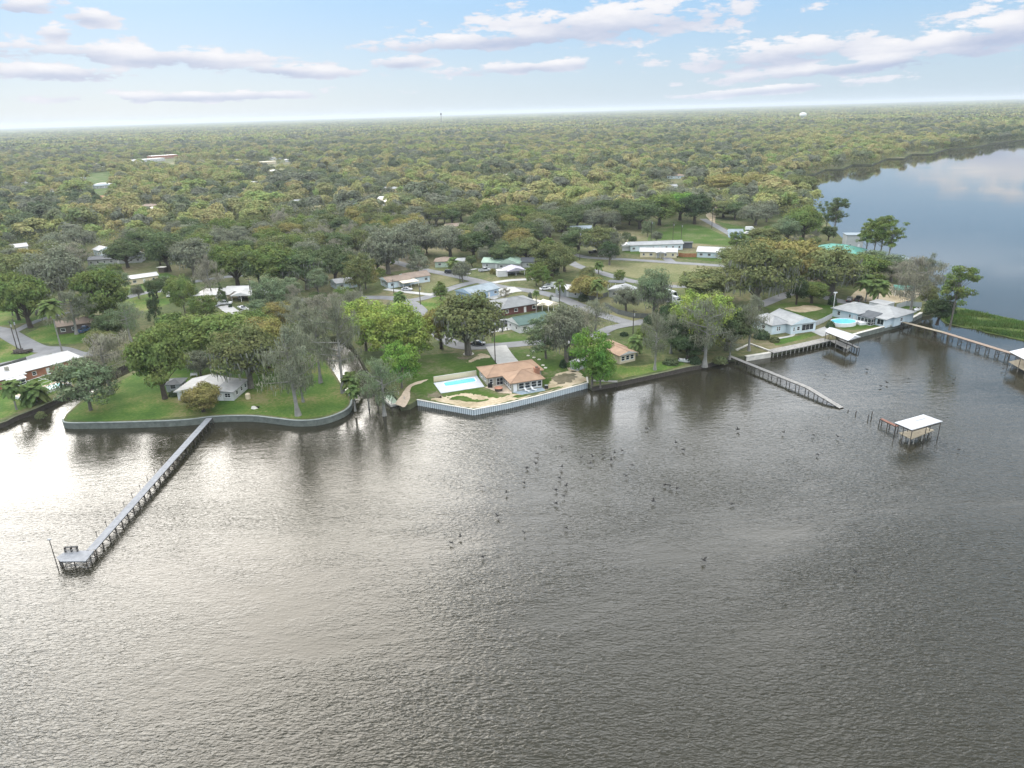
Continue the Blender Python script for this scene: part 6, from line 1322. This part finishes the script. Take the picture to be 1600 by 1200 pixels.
def low_crown(rng, n, leaf, rx=1.0):
    nc = 14; d = sph(nc * 3, rng); d = d[d[:, 2] > -.2][:nc]; C = d * rng.uniform(.5, .85, len(d))[:, None] * np.array((5.4 * rx, 5.4 * rx, 4.6)) + np.array((0, 0, 7.6))
    k = rng.integers(0, len(C), n); dd = sph(n, rng); dd[:, 2] = np.where(dd[:, 2] < -.3, -dd[:, 2], dd[:, 2]); P_ = C[k] + dd * 2.0 * rng.uniform(.7, 1.05, n)[:, None]
    low = rng.random(n) < .1; P_[low] = np.stack([rng.normal(0, 2, low.sum()), rng.normal(0, 2, low.sum()), rng.uniform(0, 6, low.sum())], 1)
    ctr = P_ - np.array((0, 0, 5.5)); ctr /= np.linalg.norm(ctr, axis=1)[:, None]
    return leaves(P_, dd * .6 + ctr * .7 + np.array((0, 0, .25)), leaf, rng, .75, .28)
for s in range(6): far_shape('a_tree_%d' % s, low_crown(np.random.default_rng(50 + s), 1300, .46))
for s in range(3):
    rng = np.random.default_rng(80 + s); qs = []
    for gx_ in range(3):
        for gy_ in range(3):
            q = low_crown(rng, 90, 1.5); q = q * np.array((1, 1, rng.uniform(.8, 1.25))); qs.append(q + np.array(((gx_ - 1) * 9.5 + rng.normal(0, 1.5), (gy_ - 1) * 9.5 + rng.normal(0, 1.5), 0)))
    far_shape('b_stand_%d' % s, np.concatenate(qs))
for s in range(2):
    rng = np.random.default_rng(90 + s); n = 500; P_ = np.stack([rng.uniform(-75, 75, n), rng.uniform(-75, 75, n), rng.uniform(7, 14, n)], 1); far_shape('c_tract_%d' % s, leaves(P_, np.tile((0, 0, 1.), (n, 1)), 6.5, rng, .8, .7))
def forest(name, x, y, idx, scl, label):
    n = len(x); me = bpy.data.meshes.new(name); me.vertices.add(n); me.vertices.foreach_set('co', np.stack([x, y, np.full(n, ZL)], 1).astype(np.float32).reshape(-1))
    a = me.attributes.new('pick', 'INT', 'POINT'); a.data.foreach_set('value', idx.astype(np.int32))
    a = me.attributes.new('size', 'FLOAT_VECTOR', 'POINT'); a.data.foreach_set('vector', scl.astype(np.float32).reshape(-1))
    a = me.attributes.new('turn', 'FLOAT_VECTOR', 'POINT'); a.data.foreach_set('vector', np.stack([np.zeros(n), np.zeros(n), rr_.uniform(0, 6.28, n)], 1).astype(np.float32).reshape(-1))
    o = put(name, me); tag(o, label, None, None, 'stuff')
    ng = bpy.data.node_groups.new(name, 'GeometryNodeTree'); ng.interface.new_socket('Geometry', in_out='INPUT', socket_type='NodeSocketGeometry'); ng.interface.new_socket('Geometry', in_out='OUTPUT', socket_type='NodeSocketGeometry')
    N = ng.nodes; Lk = ng.links; gi, go = N.new('NodeGroupInput'), N.new('NodeGroupOutput'); ip = N.new('GeometryNodeInstanceOnPoints'); ci = N.new('GeometryNodeCollectionInfo')
    ci.inputs['Collection'].default_value = far_col; ci.inputs['Separate Children'].default_value = True; ci.inputs['Reset Children'].default_value = True
    def att(nm, ty):
        q = N.new('GeometryNodeInputNamedAttribute'); q.data_type = ty; q.inputs['Name'].default_value = nm; return q.outputs['Attribute']
    mp = N.new('GeometryNodeMeshToPoints'); Lk.new(gi.outputs[0], mp.inputs['Mesh']); Lk.new(mp.outputs[0], ip.inputs['Points']); Lk.new(ci.outputs[0], ip.inputs['Instance']); ip.inputs['Pick Instance'].default_value = True
    Lk.new(att('pick', 'INT'), ip.inputs['Instance Index']); Lk.new(att('turn', 'FLOAT_VECTOR'), ip.inputs['Rotation']); Lk.new(att('size', 'FLOAT_VECTOR'), ip.inputs['Scale']); Lk.new(ip.outputs[0], go.inputs[0])
    o.modifiers.new('trees', 'NODES').node_group = ng; return o
x, y = wx[rest], wy[rest]; n = len(x); h = rr_.uniform(.75, 1.35, n); w_ = h * rr_.uniform(.85, 1.4, n); bg_ = rr_.random(n) < .12; h[bg_] *= 1.2; w_[bg_] *= 1.35
bx_, by_ = woods(33, 2300, 7000, R(46), 8, .96); nb = len(bx_)
cx3, cy3 = woods(120, 7000, 24000, R(45), 9, 1.0); nc = len(cx3)
sb = rr_.uniform(1.05, 1.6, nb); sc3 = rr_.uniform(.85, 1.2, nc)
forest('distant_forest', np.concatenate([x, bx_, cx3]), np.concatenate([y, by_, cy3]),
       np.concatenate([rr_.integers(0, 6, n), 6 + rr_.integers(0, 3, nb), 9 + rr_.integers(0, 2, nc)]),
       np.concatenate([np.stack([w_, w_, h], 1), np.stack([sb * 1.05, sb * 1.05, sb], 1), np.stack([sc3, sc3, sc3 * 1.1], 1)]), 'continuous wood of mixed green and olive trees reaching to the horizon')

# reeds on the right hand spit
rng = np.random.default_rng(77)
sp_ = [U(x_, y_, 0) for x_, y_ in [(1466, 492), (1480, 505), (1530, 516), (1600, 532), (1760, 568), (1880, 590), (1900, 574), (1760, 534), (1600, 505), (1540, 493), (1495, 484)]]
sx_ = np.array([p[0] for p in sp_]); sy_ = np.array([p[1] for p in sp_]); X = rng.uniform(sx_.min(), sx_.max(), 120000); Y = rng.uniform(sy_.min(), sy_.max(), 120000)
dn_ = np.sin(X * .31 + 1.3 * np.sin(Y * .4)) + np.sin(Y * .53 + X * .17) + rng.normal(0, .6, len(X)); k = pip(X, Y, sp_) & (dn_ > -.7); X, Y, dn_ = X[k][:22000], Y[k][:22000], dn_[k][:22000]
P_ = np.stack([X, Y, np.full(len(X), .05)], 1); t_ = rng.uniform(0, 6.28, len(X)); D = np.stack([np.cos(t_), np.sin(t_), 0 * t_], 1) * .11; hh_ = rng.uniform(.5, 1.1, len(X)) * (1 + .28 * np.clip(dn_, -1, 2)); top = np.stack([rng.normal(0, .25, len(X)), rng.normal(0, .25, len(X)), hh_], 1)
reed = put('reeds', quad_mesh('reeds', np.stack([P_ - D, P_ + D, P_ + D * .3 + top, P_ - D * .3 + top], 1), M_LEAF)); reed.color = (.105, .175, .050, 1); tag(reed, 'green reeds covering the low marshy spit at right', kind='stuff')
# tufts along the banks and marsh edge
# ------------------------------------------------------------------ haze
me = MB().box(-30000, 30000, -300, 40000, -3.2, 110).mesh('haze', [])
hm = bpy.data.materials.new('hazy_air'); hm.use_nodes = True; hm.node_tree.nodes.clear()
vo = hm.node_tree.nodes.new('ShaderNodeVolumePrincipled'); vo.inputs['Color'].default_value = (.70, .77, .83, 1); vo.inputs['Density'].default_value = 9e-5; vo.inputs['Anisotropy'].default_value = .2
oo = hm.node_tree.nodes.new('ShaderNodeOutputMaterial'); hm.node_tree.links.new(vo.outputs[0], oo.inputs['Volume']); me.materials.append(hm)
tag(put('haze', me), kind='stuff')
